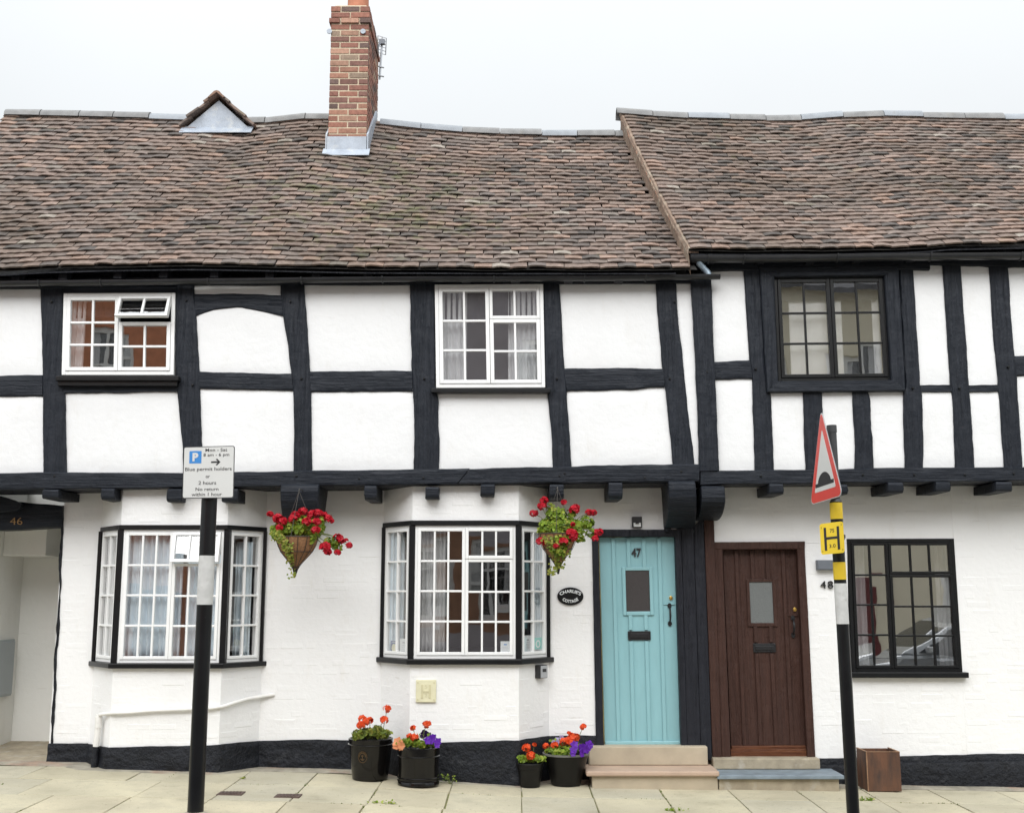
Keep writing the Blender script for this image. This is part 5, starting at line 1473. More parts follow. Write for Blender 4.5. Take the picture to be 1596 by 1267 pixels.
# grey box and 48
p0, p1 = P(1273.5, 872.5, -.06), P(1306, 888, -.06)
t = thing('wall_box', ((p0.x + p1.x) / 2, 0, p1.z), 'small flat grey box on the wall behind the striped pole', 'box')
mb = MB(); mb.box(p0.x, p1.x, -.06, 0, p1.z, p0.z); mb.build('body', MT['greybox'], t, bevel=.004)
mb = MB(); mb.box(p0.x + .006, p1.x - .006, -.066, -.061, p1.z + .006, p0.z - .006); mb.build('lid', MT['greybox'], t, bevel=.003)
q0 = P(1288.5, 917, -.02)
t = thing('house_number', (q0.x, 0, q0.z), 'dark metal figures 48 fixed to the wall right of the brown door', 'number')
for ch_, cxp in (('4', 1283.2), ('8', 1294.5)):
    q0 = P(cxp, 916.8, -.012); hh = P(cxp, 905, -.012).z - q0.z
    lettering(t, ch_, wmap(0), q0.x, q0.z, hh * .72, 'iron', .022, height=hh, bold=-.005, name='figure', th=.016)
# white waste pipe running down the left bay
t = thing('waste_pipe', (P(152, 1110, -.1).x, -.1, G(-4)), 'white painted waste pipe along the left bay turning down at its corner', 'pipe')
pA = BAYS[0][0]
def bay_surf(px, py, d):
    best = None
    for A, B in ((pA[0], pA[1]), (pA[1], pA[2]), (pA[2], pA[3])):
        fm, l, _ = facemap(A, B, 0, 1)
        for i in range(0, 200):
            u = l * i / 199; q = fm(u, 0, d); x = P(px, py, q.y).x
            e = abs(x - q.x)
            if best is None or e < best[0]: best = (e, Vector((q.x, q.y, P(px, py, q.y).z)))
    return best[1]
pts = [bay_surf(px, py, .026) for px, py in ((176, 1111), (200, 1110), (240, 1107), (290, 1105), (330, 1103), (347, 1101), (365, 1095), (385, 1089), (406, 1085.5))]
pts.append(Vector((P(428, 1082, -.01).x, -.005, P(428, 1082, -.01).z)))
vp = bay_surf(155, 1113, .045)
mb = MB(); mb.tube([vp + Vector((0, 0, -.03)), vp + Vector((.01, -.02, .0)), vp.lerp(pts[0], .5)] + pts, .0165, 10); mb.build('run', MT['pipewhite'], t, smooth=50)
zb = P(150, 1158, -.06).z
mb = MB(); mb.tube([vp, (vp.x - .015, vp.y, zb)], .027, 12); mb.build('drop', MT['pipewhite'], t, smooth=50)
mb = MB(); mb.tube([(vp.x - .015, vp.y, zb), (vp.x - .02, vp.y, G(vp.x) - .03)], .031, 12); mb.build('foot', MT['plinth'], t, smooth=50)
for k in (.25, .42):
    z_ = vp.z + (zb - vp.z) * k; mb = MB(); mb.tube([(vp.x - .004, vp.y, z_), (vp.x - .004, vp.y, z_ + .05)], .032, 12); mb.build('collar', MT['pipewhite'], t, smooth=50)

# ------------------------------------------------------------------ planting
leafg = [((.18, .28, .025), 4), ((.25, .36, .035), 4), ((.115, .19, .02), 3), ((.34, .41, .055), 2.5), ((.42, .42, .07), 1)]
def leaf(mb, p, n, size, tone, rr, round_=True):
    n = n.normalized(); a = n.cross(Vector((rr.uniform(-1, 1), rr.uniform(-1, 1), rr.uniform(-1, 1)))).normalized(); b = n.cross(a)
    k = 7 if round_ else 5; vs = [p - n * size * .12]
    for i in range(k):
        q = 2 * PI * i / k; r = size * (.5 if i else .18) * (1 + .18 * math.sin(q * 3 + rr.random() * 6))
        if not round_: r *= (1.25 if i in (2, 3) else .7)
        vs.append(p + a * math.cos(q) * r + b * math.sin(q) * r + n * size * rr.uniform(-.10, .10))
    mb.add(vs, [(0, 1 + i, 1 + (i + 1) % k) for i in range(k)], tone)
def foliage(parent, blobs, count, size, tones, seed, round_=True, name='foliage'):
    """blobs: (centre, rx, ry, rz)"""
    rr = random.Random(seed); mb = MB(); wts = [b[1] * b[2] * b[3] for b in blobs]; tot = sum(wts)
    for b, w in zip(blobs, wts):
        c0, rx, ry, rz = b; N = max(8, int(count * w / tot))
        for i in range(N):
            d = Vector((rr.gauss(0, 1), rr.gauss(0, 1), rr.gauss(0, 1))).normalized(); r = rr.uniform(.35, 1.0) ** .5
            p = c0 + Vector((d.x * rx * r, d.y * ry * r, d.z * rz * r))
            nn = (d + Vector((rr.uniform(-.7, .7), rr.uniform(-.7, .7) - .3, rr.uniform(-.2, .9))))
            c = wchoice(rr, tones); k = rr.uniform(.8, 1.2)
            leaf(mb, p, nn, size * rr.uniform(.65, 1.25), tuple(q * k for q in c), rr, round_)
    return tag(mb.build(name, MT['leaf'], parent, tone=True, recalc=False), kind='stuff')
def petals(mb, c, n, r, col, rr, k=5):
    n = n.normalized(); a = n.cross(Vector((.3, .2, .9)) if abs(n.z) < .8 else Vector((1, 0, 0))).normalized(); b = n.cross(a); o = rr.random() * 6
    for i in range(k):
        q = o + 2 * PI * i / k; d = a * math.cos(q) + b * math.sin(q); s_ = a * -math.sin(q) + b * math.cos(q); l = r * rr.uniform(.85, 1.15)
        kk = rr.uniform(.8, 1.15)
        mb.add([c, c + d * l * .6 + s_ * l * .42 + n * l * .18, c + d * l + n * l * rr.uniform(.0, .3), c + d * l * .6 - s_ * l * .42 + n * l * .18], [(0, 1, 2), (0, 2, 3)], tuple(min(1, x * kk) for x in col))
def flower_head_mesh(seed, rad, col, florets=22, fr=.020, flat_=.75):
    rr = random.Random(seed); mb = MB()
    for i in range(florets):
        d = Vector((rr.gauss(0, 1), rr.gauss(0, 1), rr.gauss(.45, .8))).normalized()
        petals(mb, Vector((d.x * rad, d.y * rad, d.z * rad * flat_)) * rr.uniform(.75, 1.0), d, fr * rr.uniform(.8, 1.2), col, rr)
    return mb.mesh('flower_head', MT['petal'], recalc=False, tone=True)
RED = (.50, .006, .022); ORG_ = (.80, .105, .025); PUR = (.13, .018, .40); DPUR = (.03, .006, .07)
HR = [flower_head_mesh(i, .036, RED, 24, .021) for i in range(4)]; HO = [flower_head_mesh(10 + i, .030, ORG_, 20, .019) for i in range(4)]
HOs = [flower_head_mesh(20 + i, .022, ORG_, 9, .014) for i in range(2)]
def head(parent, me, p, s, rr, base=None):
    o = place('flower_head', me, parent, p, Matrix.Rotation(rr.uniform(0, 6), 4, 'Z') @ Matrix.Rotation(rr.uniform(-.4, .4), 4, 'X') @ Matrix.Scale(s, 4))
    if base is not None:
        mb = MB(); m = base.lerp(p, .55) + Vector((rr.uniform(-.015, .015), rr.uniform(-.015, .015), .01)); mb.tube([base, m, p], .0028, 5); mb.build('stem', MT['stem'], parent, smooth=60)
    return o
def basket(px, rim_y, tip_y, rw, hook, Yc, label, plabel, blobs, heads, trails, seed, dens):
    rr = random.Random(seed)
    top = P(px, rim_y, Yc); tip = P(hook[2], tip_y, Yc); hp = P(hook[0], hook[1], Yc); r = rw / 2 * (Yc + D) / FPX * .99
    H = top.z - tip.z
    t = thing('hanging_basket', (hp.x, Yc, hp.z), label, 'hanging basket', 'hanging baskets under the jetty')
    prof = [(.0, 0.0), (.014, .03), (.026, .09), (.16 * r / .18, .30), (.34 * r / .36, .42)]
    f = lambda s_: r * float(np.interp(s_, [0, .1, .2, .3, .4, .5, .6, .75, .9, 1], [.04, .09, .18, .31, .46, .61, .75, .88, .97, 1.0]))
    ss = [0, .05, .1, .16, .23, .3, .37, .45, .53, .6, .68, .75, .82, .9, .95, 1.0]
    c = (top.x, Yc, tip.z)
    mb = MB(); n = 36; vs = []; fs = []
    for s_ in ss:
        for k in range(n):
            q = 2 * PI * k / n; rad = f(s_) * (1 + .02 * nz(math.cos(q) * 3, math.sin(q) * 3, s_ * 5))
            cx_ = tip.x + (top.x - tip.x) * min(1, s_ * 1.4)
            vs.append((cx_ + rad * math.cos(q), Yc + rad * math.sin(q), tip.z + H * s_))
    for i in range(len(ss) - 1):
        for k in range(n): fs.append((i * n + k, i * n + (k + 1) % n, (i + 1) * n + (k + 1) % n, (i + 1) * n + k))
    fs.append(tuple(range(n))); fs.append(tuple(range((len(ss) - 1) * n, len(ss) * n)))
    mb.add(vs, fs); mb.build('coir_liner', MT['coir'], t, smooth=50)
    fr = MB()
    for k in range(14):
        q = 2 * PI * k / 14; pts = []
        for s_ in ss:
            cx_ = tip.x + (top.x - tip.x) * min(1, s_ * 1.4); rad = f(s_) + .005; pts.append((cx_ + rad * math.cos(q), Yc + rad * math.sin(q), tip.z + H * s_))
        fr.tube(pts, .0026, 5)
    for s_ in (.17, .58, 1.0):
        cx_ = tip.x + (top.x - tip.x) * min(1, s_ * 1.4); rad = f(s_) + .006
        fr.tube([(cx_ + rad * math.cos(q), Yc + rad * math.sin(q), tip.z + H * s_) for q in np.linspace(0, 2 * PI, 33)], .0032, 5)
    fr.tube([(tip.x, Yc, tip.z - .03), (tip.x, Yc, tip.z + H * .12)], [.008, .022], 8)
    fr.build('wire_frame', MT['wire'], t, smooth=50)
    chn = MB()
    for q in (.4, 2.5, 4.6): chn.tube([(top.x + r * math.cos(q), Yc + r * math.sin(q), top.z), (hp.x, Yc, hp.z)], .0022, 4)
    chn.tube([(hp.x, Yc, hp.z), (hp.x, Yc + .02, hp.z + .02), (hp.x, -.51, hp.z + .02)], .004, 6); chn.build('chain', MT['chain'], t)
    pl = thing('geranium', (top.x, Yc, top.z), plabel, 'plant', 'geraniums in the hanging baskets')
    BB = []
    for (bx_, by_, rx, rz, dy) in blobs:
        s_ = (Yc + D) / FPX; BB.append((P(bx_, by_, Yc + dy), rx * s_, min(rx, rz) * s_ * .9, rz * s_))
    foliage(pl, BB, dens, .036, leafg, seed)
    for i, (hx, hy, s_, dy) in enumerate(heads):
        p = P(hx, hy, Yc + dy); base = P(px + (hx - px) * .45, rim_y - 8 + (hy - rim_y) * .2, Yc + dy * .4)
        head(pl, HR[i % 4], p, s_, rr, base)
    trm = MB()
    for (pts, cnt, wd) in trails:
        for i in range(cnt):
            s_ = rr.random() * (len(pts) - 1); k = int(s_); f_ = s_ - k
            x = pts[k][0] + (pts[k + 1][0] - pts[k][0]) * f_ + rr.gauss(0, wd); y = pts[k][1] + (pts[k + 1][1] - pts[k][1]) * f_ + rr.gauss(0, 2)
            yy = Yc - max(.02, f(max(0, min(1, (tip_y - y) / max(1, (tip_y - rim_y))))) * .95) - rr.uniform(.0, .03)
            leaf(trm, P(x, y, yy), Vector((rr.uniform(-.6, .6), -1, rr.uniform(-.2, .8))), rr.uniform(.018, .03), wchoice(rr, [((.34, .36, .06), 3), ((.22, .29, .05), 3), ((.42, .38, .10), 1)]), rr, False)
    tag(trm.build('trailing_leaves', MT['leaf'], pl, tone=True, recalc=False), kind='stuff')
basket(463, 837, 893, 65, (466, 765, 460), -.72, 'cone wire basket with bare coir liner under the heavy left bracket', 'red geranium with a shoot spilling far to the right of its basket',
       [(440, 826, 20, 14, 0), (462, 822, 24, 15, -.02), (488, 824, 18, 15, 0), (475, 812, 18, 10, .04), (500, 816, 8, 12, 0), (433, 835, 10, 8, -.05), (487, 840, 9, 6, -.1), (517, 845, 13, 9, -.06), (526, 852, 8, 6, -.06)],
       [(421, 801, .75, 0), (433, 808, 1.25, -.05), (440, 812, 1.1, -.08), (435, 822, .8, -.12), (460, 804, 1.15, -.02), (456, 809, 1.1, -.08), (472, 797, 1.1, .03), (478, 813, 1.1, -.12), (486, 802, 1.1, 0), (495, 800, 1.1, 0), (494, 813, 1.0, -.1), (504, 803, 1.0, .03), (512, 808, .95, 0), (516, 812, .7, -.03), (492, 826, 1.0, -.14), (507, 853, 1.35, -.12), (511, 860, .9, -.12), (527, 838, 1.1, -.08), (531, 842, .9, -.08), (544, 850, .8, -.08), (526, 861, .8, -.1), (539, 842, .6, -.06)],
       [([(432, 832), (445, 845), (450, 858), (453, 876)], 170, 4), ([(428, 828), (434, 842)], 50, 4), ([(455, 880), (460, 895), (452, 899)], 20, 3)], 31, 1250)
basket(869, 832, 889, 60, (869, 762, 870), -.72, 'cone wire basket almost hidden by its leaves, beside the turquoise door', 'red geranium overflowing its basket beside the turquoise door',
       [(858, 822, 19, 17, 0), (880, 818, 22, 16, 0), (866, 802, 17, 13, 0), (896, 822, 16, 13, 0), (914, 814, 12, 11, 0), (850, 826, 14, 7, -.03), (873, 840, 18, 12, -.12), (870, 855, 14, 11, -.12), (905, 838, 9, 7, -.03), (921, 830, 9, 8, 0), (890, 800, 10, 7, 0), (858, 790, 6, 6, 0)],
       [(848, 780, 1.0, 0), (845, 789, 1.05, -.03), (832, 800, .95, 0), (879, 783, .75, 0), (895, 794, 1.2, -.02), (898, 790, .8, 0), (918, 799, .9, 0), (925, 799, .8, 0), (891, 832, 1.35, -.14), (893, 837, 1.1, -.14), (843, 844, 1.1, -.10), (878, 844, 1.1, -.17), (867, 851, .7, -.17), (893, 817, .6, -.1), (933, 829, 1.0, -.03), (928, 839, .8, -.05)],
       [([(862, 845), (870, 866), (871, 886)], 120, 6), ([(876, 845), (872, 870)], 70, 6), ([(868, 880), (862, 894), (858, 890)], 40, 3), ([(850, 836), (860, 850)], 40, 4)], 32, 1700)

# pots on the pavement
def pot(px, rim_y, rim_w, base_w, Yc, label, prof, mat, grey=False, cat='flower pot'):
    rim = P(px, rim_y, Yc); s_ = (Yc + D) / FPX; r = rim_w / 2 * s_; rb = base_w / 2 * s_; z0 = G(rim.x, Yc) + .004; H = rim.z - z0
    t = thing('flower_pot', (rim.x, Yc, z0), label, cat, 'black flower pots by the wall')
    pr = [(0.001, 0)] + [((rb + (r - rb) * a) + o, H * b) for a, b, o in prof]
    inner = [(r - .014, H), (r - .022, H - .03), (r - .03, H - .05)]
    mb = MB(); mb.lathe(pr + inner, (rim.x, Yc, z0), 44, close=False); mb.build('body', MT[mat], t, smooth=34)
    mb = MB(); vs = [(rim.x, Yc, z0 + H - .03)]; n = 28
    mb.lathe([(.001, H - .025), (r * .5, H - .03), (r - .024, H - .04)], (rim.x, Yc, z0), n, close=False); mb.build('soil', MT['soil'], t, smooth=60)
    if grey:
        mb = MB(); mb.lathe([(r + .002, H - .012), (r + .003, H + .003), (r - .012, H + .004), (r - .016, H - .01)], (rim.x, Yc, z0), 44, close=False); mb.build('rim', MT['rim_grey'], t, smooth=40)
    return t, rim, r, z0, H
ringp = lambda a, b: [(a, b - .022, 0), (a, b - .016, .007), (a, b - .006, .010), (a, b + .004, .007), (a, b + .010, 0)]
pt1, rim1, r1, z1_, H1 = pot(578, 1149, 67, 53, -.47, 'glazed black pot with a round emblem and one raised ring',
      [(0, 0, -.01), (0, .015, 0), (.30, .3, 0), (.80, .80, 0)] + ringp(.86, .86) + [(.94, .94, 0), (1, .985, .0), (1, 1, -.006)], 'potblack')
pt2, rim2, r2_, z2_, H2 = pot(653, 1163, 62, 61, -.66, 'barrel-shaped black pot with raised rings near top and foot',
      [(0, 0, -.012), (0, .02, .004), (0, .10, .004)] + ringp(0, .145) + [(0, .17, 0)] + ringp(0, .22) + [(.4, .5, -.004), (.8, .74, 0)] + ringp(.9, .78) + [(1, .9, 0), (1, .985, 0), (1, 1, -.006)], 'potblack')
pt3, rim3, r3, z3_, H3 = pot(826, 1188, 40, 30, -.42, 'smallest black plastic pot, left of the wide tapering one',
      [(0, 0, -.004), (0, .01, 0), (.7, .72, 0), (.72, .74, .004), (.97, .98, .004), (1, 1, 0)], 'potmatt')
pt4, rim4, r4, z4_, H4 = pot(882, 1173, 70, 44, -.30, 'wide tapering black pot with a grey rim against the step',
      [(0, 0, -.006), (0, .01, 0), (.35, .4, 0), (.75, .8, 0), (1, 1, 0)], 'potmatt', True)
# moulded emblem on the first pot: ring, anchor-like mark and arc of dots
q = P(565.5, 1179, -.62); ang = math.asin(max(-1, min(1, (q.x - rim1.x) / (r1 * .93))))
def em(u, w, d=0.0):
    a = ang + u / (r1 * .93); rr_ = (r1 * (.79 + .21 * min(1, (q.z + w - z1_) / H1))) + .003 + d
    return Vector((rim1.x + rr_ * math.sin(a), -.47 - rr_ * math.cos(a), q.z + w))
mb = MB(); n = 26; R0 = .042
for i in range(n):
    a0, a1 = 2 * PI * i / n, 2 * PI * (i + 1) / n
    mb.prism([(R0 * f * math.cos(a), R0 * f * 1.15 * math.sin(a)) for f, a in ((.90, a0), (1, a0), (1, a1), (.90, a1))], em, -.002, .003)
for i in range(11):
    a = .15 + (PI - .3) * i / 10; mb.prism([(R0 * .72 * math.cos(a) + .005 * math.cos(b), R0 * .82 * math.sin(a) + .006 * math.sin(b)) for b in (0, 1.57, 3.14, 4.71)], em, -.002, .003)
mb.mbox(em, -.003, .003, -.028, .02, -.002, .003); mb.mbox(em, -.013, .013, .008, .013, -.002, .0032)
for sg in (-1, 1): mb.prism([(0, -.030), (sg * .018, -.018), (sg * .016, -.012), (0, -.022)], em, -.002, .0034)
mb.build('emblem', MT['emblem'], pt1)
def plant(name, px, py, Y, label, blobs, heads, dens, size, seed, tones=leafg, meshes=HO, group=None, base_y=None):
    p0 = P(px, py, Y); t = thing(name, p0, label, 'plant', group); s_ = (Y + D) / FPX; rr = random.Random(seed)
    foliage(t, [(P(a, b, Y + dy), rx * s_, min(rx, rz * 1.6) * s_ * .9, rz * s_) for a, b, rx, rz, dy in blobs], dens, size, tones, seed)
    for i, (hx, hy, k, dy) in enumerate(heads):
        head(t, meshes[i % len(meshes)], P(hx, hy, Y + dy), k, rr, P(px + (hx - px) * .7, py, Y + dy * .6))
    return t
yel = [((.19, .23, .03), 4), ((.13, .18, .03), 3), ((.28, .27, .05), 2), ((.10, .13, .025), 2)]
GP = 'orange geraniums in the black pots'
plant('geranium', 578, 1144, -.47, 'orange geranium with two tall flower stalks in the emblem pot', [(560, 1143, 13, 6, -.06), (578, 1141, 18, 7, 0), (596, 1143, 12, 6, -.03), (588, 1136, 9, 5, .03), (557, 1147, 8, 5, -.14)],
      [(565, 1120, 1.1, 0), (576, 1122, 1.0, .02), (562, 1129, 1.15, -.05), (570, 1125, 1.0, -.03), (603, 1104, 1.1, 0), (599, 1121, 1.1, -.03)], 330, .042, 41, yel, group=GP)
plant('geranium', 645, 1158, -.66, 'orange geranium beside the purple petunias in the barrel pot', [(636, 1156, 11, 6, -.03), (655, 1159, 14, 5, -.05), (644, 1152, 10, 6, .04)],
      [(665, 1128, 1.1, 0), (644, 1134, .8, 0), (646, 1148, 1.05, -.06), (638, 1146, .75, -.03)], 280, .034, 42, group=GP)
plant('geranium', 826, 1183, -.42, 'orange geranium with one low and one tall flower in the smallest pot', [(815, 1182, 9, 5, -.02), (828, 1181, 12, 6, 0), (842, 1182, 8, 5, 0)],
      [(821, 1165, 1.15, -.02), (827, 1177, 1.2, -.08), (833, 1160, .6, .03)], 260, .034, 43, group=GP)
plant('geranium', 880, 1170, -.30, 'orange geranium with massed low flowers in the wide tapering pot', [(862, 1169, 12, 6, -.05), (880, 1168, 16, 7, -.05), (874, 1172, 14, 5, -.14), (903, 1162, 9, 4, 0)],
      [(879, 1156, 1.2, -.05), (886, 1154, 1.2, -.03), (893, 1148, 1.3, .0), (898, 1148, 1.1, .0), (865, 1161, 1.0, -.06), (851, 1162, .9, 0), (909, 1132, .95, 0), (887, 1142, .6, .03), (891, 1157, 1.0, -.06)], 320, .034, 44, group=GP)
def petunia(label, px, py, Y, heads, seed, col=PUR, size=.034, dens=60):
    rr = random.Random(seed); t = thing('petunia', P(px, py, Y), label, 'plant', 'petunias among the geraniums')
    s_ = (Y + D) / FPX
    foliage(t, [(P(px, py, Y), 13 * s_, 9 * s_, 6 * s_)], dens, .026, leafg, seed)
    for (hx, hy, k, dy) in heads:
        mb = MB()
        p = P(hx, hy, Y + dy)
        nn = Vector((rr.uniform(-.5, .5), -1, rr.uniform(-.1, .6)))
        petals(mb, Vector((0, 0, 0)), nn, size * k, col, rr, 5); petals(mb, nn.normalized() * -.004, nn, size * k * .95, tuple(c * .8 for c in col), rr, 5)
        o = place('flower_head', mb.mesh('petunia_flower', MT['petal'], recalc=False, tone=True), t, p)
    return t
petunia('violet petunias at the right of the barrel pot', 672, 1158, -.68, [(672, 1152, 1.2, -.05), (666, 1154, 1.0, -.08), (676, 1148, .9, -.02), (682, 1155, 1.1, -.08), (681, 1161, .8, -.1)], 51)
petunia('very dark purple petunia at the back of the barrel pot', 661, 1147, -.62, [(661, 1143, 1.1, -.02), (659, 1146, .8, -.04), (669, 1144, .6, 0)], 52, DPUR, dens=20)
petunia('violet petunias spilling over the right rim of the wide pot', 905, 1166, -.38, [(895, 1160, 1.1, -.1), (894, 1168, 1.2, -.14), (893, 1174, .9, -.15), (908, 1165, 1.3, -.08), (914, 1168, 1.1, -.1), (918, 1160, 1.2, 0), (907, 1175, .8, -.12), (920, 1163, .8, 0)], 53)
petunia('pale lilac petunias at the back left of the wide pot', 868, 1156, -.26, [(875, 1149, .9, 0), (868, 1152, .8, -.02), (863, 1156, .7, -.02), (869, 1156, .7, -.05)], 54, (.52, .45, .72), .030, 20)
petunia('salmon petunia over the left rim of the barrel pot', 622, 1157, -.76, [(620, 1156, 1.4, -.02), (625, 1162, 1.2, -.06), (618, 1163, 1.1, -.03)], 55, (.72, .30, .14), .034, 8)
# rusted steel cube planter
x0, x1 = P(1351.5, 1200, -.42).x, P(1404, 1200, -.42).x; yb_, yf = -.12, -.42; z0 = G(x0, -.3) + .003; z1 = P(1378, 1171.5, -.42).z + .0
t = thing('planter', ((x0 + x1) / 2, -.27, z0), 'empty rusted steel cube planter beside the striped pole', 'planter')
mb = MB(); th = .012
mb.box(x0, x1, yf, yf + th, z0, z1); mb.build('front_panel', MT['rust'], t, bevel=.003)
mb = MB(); mb.box(x0, x0 + th, yf + th + .001, yb_, z0, z1); mb.build('side_panel', MT['rust'], t, bevel=.003)
mb = MB(); mb.box(x1 - th, x1, yf + th + .001, yb_, z0, z1); mb.build('side_panel', MT['rust'], t, bevel=.003)
mb = MB(); mb.box(x0 + th + .001, x1 - th - .001, yb_ - th, yb_ - .001, z0, z1 - .004); mb.build('back_panel', MT['rust'], t, bevel=.003)
mb = MB(); mb.box(x0 + .013, x1 - .013, yf + .014, yb_ - .014, z0, z0 + .10); mb.build('soil', MT['soil'], t)
mb = MB()
mb.box(x0 - .002, x0 + .006, yf - .003, yf + .005, z0, z1); mb.box(x0, x1, yf - .002, yf + th + .002, z1, z1 + .004); mb.box(x0 - .002, x0 + th + .002, yf + .01, yb_, z1, z1 + .004); mb.box(x1 - th - .002, x1 + .002, yf + .01, yb_, z1, z1 + .004); mb.build('weld_edge', MT['rustdark'], t)
# weeds in the joints
def weed(label, px, py, h, n, seed, w=.05, flatw=0):
    q = P(px, py, -.7)
    for it in range(30):
        ang_ = math.atan((py - 633.5) / FPX) - TH; yy = -D + (HC - G(q.x, q.y)) / math.tan(ang_); q = P(px, py, yy)
    z = G(q.x, q.y); t = thing('weed', (q.x, q.y, z), label, 'weed', 'weeds in the paving joints'); rr = random.Random(seed); mb = MB(); st = MB()
    for i in range(n):
        a = rr.uniform(0, 2 * PI); hh = h * rr.uniform(.4, 1); e = Vector((q.x + math.cos(a) * w * rr.uniform(.3, 1.2), q.y + math.sin(a) * w * rr.uniform(.2, 1) * (.4 if flatw else 1), z + hh))
        if not flatw: st.tube([(q.x, q.y, z), ((q.x + e.x) / 2, (q.y + e.y) / 2, z + hh * .6), e], .0018, 4)
        for k in range(3): leaf(mb, e + Vector((rr.uniform(-.015, .015), rr.uniform(-.015, .015), rr.uniform(-.02, .01))), Vector((rr.uniform(-.5, .5), rr.uniform(-.8, .3), 1)), rr.uniform(.014, .026), wchoice(rr, leafg), rr, False)
    mb.build('leaves', MT['leaf'], t, tone=True, recalc=False)
    if not flatw: st.build('stems', MT['stem'], t)
weed('green weed growing from the paving joint right of the barrel pot', 703, 1222, .09, 10, 61, .07)
weed('flat tuft of moss on the flags below the barrel pot', 594, 1251, .01, 26, 62, .10, 1)
weed('grassy weed in the joint in front of the rusted planter', 1350, 1247, .03, 22, 63, .06, 1)
weed('small moss tuft in the joint near the door steps', 1055, 1263, .012, 22, 64, .09, 1)
weed('tiny weed in the joint left of the stopcock covers', 379, 1214, .02, 6, 65, .02)

# ------------------------------------------------------------------ sign poles
def pole(label, xb, xt, yt, bands, r, Y, rtop=None, ysplit=None):
    pb = P(xb, 1267, Y); ptop = P(xt, yt, Y); z0 = G(pb.x, Y) - .02
    dirv = (ptop - pb).normalized()
    def at(py):
        s_ = 0
        for _ in range(30):
            p = pb + dirv * s_; s_ += (P(798, py, Y).z - p.z)
        return pb + dirv * s_
    foot = pb + dirv * ((z0 - pb.z) / dirv.z)
    t = thing('sign_pole', (foot.x, Y, z0 + .02), label, 'sign pole', 'sign poles at the kerb')
    mb = MB()
    if ysplit:
        m = at(ysplit); mb.tube([foot, m], r, 28); mb.build('pole', MT['poleblack'], t, smooth=40)
        mb = MB(); mb.tube([m, at(ysplit - 4)], [r, rtop], 28); mb.tube([at(ysplit - 4), ptop], rtop, 28); mb.build('upper_pole', MT['polegrey'], t, smooth=40)
        mb = MB(); mb.tube([at(yt + 10), at(yt - 1)], rtop + .004, 28); mb.build('cap', MT['polegrey'], t, smooth=40)
    else:
        mb.tube([foot, ptop], r, 28); mb.build('pole', MT['poleblack'], t, smooth=40)
        mb = MB(); mb.tube([ptop, ptop + dirv * .012], r + .003, 28); mb.build('cap', MT['poleblack'], t, smooth=40)
    for y0, y1, mat, nm in bands:
        a, b = at(y1), at(y0); mb = MB(); mb.tube([a, b], r + .0015, 32); mb.build(nm, MT[mat], t, smooth=40)
    mb = MB(); mb.lathe([(r + .035, 0), (r + .02, .012), (r + .001, .02)], (foot.x, Y, G(foot.x, Y)), 24); mb.build('foot_collar', MT['concrete'], t, smooth=40)
    return t, at
PY = -2.2; kpx = (PY + D) / FPX
pl1, at1 = pole('black pole with one scuffed white band, under the parking sign', 304.5, 329, 720, [(866, 942, 'bandwhite', 'white_band')], 12.0 * kpx, PY)
pl2, at2 = pole('black pole with yellow and white bands, leaning by the brown door', 1329.8, 1296, 664, [(783.5, 809, 'bandyellow', 'yellow_band'), (876, 903, 'bandyellow', 'yellow_band'), (909, 972, 'bandwhite', 'white_band')], 9.4 * kpx, PY, 7.0 * kpx, 782)
# parking sign
YS = PY - 12 * kpx - .03
mfS, WS, HS = quadmap((286.3, 696.4), (366, 694.6), (364.2, 776), (283.8, 777), YS)
c0 = mfS(WS / 2, HS / 2)
t = thing('parking_sign', c0, 'white parking plate with blue P, Blue permit holders, on a black pole', 'sign')
def rrect(u0, u1, w0, w1, r, n=5):
    pts = []
    for cx_, cy_, a0 in ((u1 - r, w1 - r, 0), (u0 + r, w1 - r, PI / 2), (u0 + r, w0 + r, PI), (u1 - r, w0 + r, 1.5 * PI)):
        for i in range(n + 1): a = a0 + PI / 2 * i / n; pts.append((cx_ + r * math.cos(a), cy_ + r * math.sin(a)))
    return pts
mb = MB(); mb.prism(rrect(0, WS, 0, HS, .016), mfS, -.004, 0); mb.build('plate', MT['polegrey'], t)
mb = MB(); mb.prism(rrect(.006, WS - .006, .006, HS - .006, .012), mfS, .0004, .0012); mb.build('face', MT['signwhite'], t)
def su(zx, zy): return ((zx - 106) / 338 * WS, (406 - zy) / 338 * HS)      # coordinates in the enlarged view of the plate
(u0, w1), (u1, w0) = su(146, 97), su(226, 178)
mb = MB(); mb.prism(rrect(u0, u1, w0, w1, .004), mfS, .0014, .0022); mb.build('blue_panel', MT['signblue'], t)
lettering(t, 'P', mfS, (u0 + u1) / 2, w0 + (w1 - w0) * .17, (u1 - u0) * .48, 'signwhite', .0034, height=(w1 - w0) * .68, bold=.05)
for body, zx, zb, zw, zh in (('Mon - Sat', 323, 103, 144, 21), ('8 am - 6 pm', 324, 140, 170, 26), ('Blue permit holders', 274, 234, 306, 29), ('or', 271, 274, 27, 15), ('2 hours', 269, 317, 116, 23), ('No return', 268, 357, 150, 21), ('within 1 hour', 267, 391, 198, 22)):
    u, w = su(zx, zb); lettering(t, body, mfS, u, w, zw / 338 * WS, 'ink', .0026, height=zh / 338 * HS, bold=.004)
(u0, wm), (u1, _) = su(290, 172), su(352, 172); hh = .006
mb = MB(); mb.prism([(u0, wm - hh), (u1 - .012, wm - hh), (u1 - .012, wm + hh), (u0, wm + hh)], mfS, .0014, .0024)
for sg in (-1, 1): mb.prism([(u1, wm), (u1 - .026, wm + sg * .026), (u1 - .036, wm + sg * .020), (u1 - .014, wm)], mfS, .0013, .0023 + .0002 * sg)
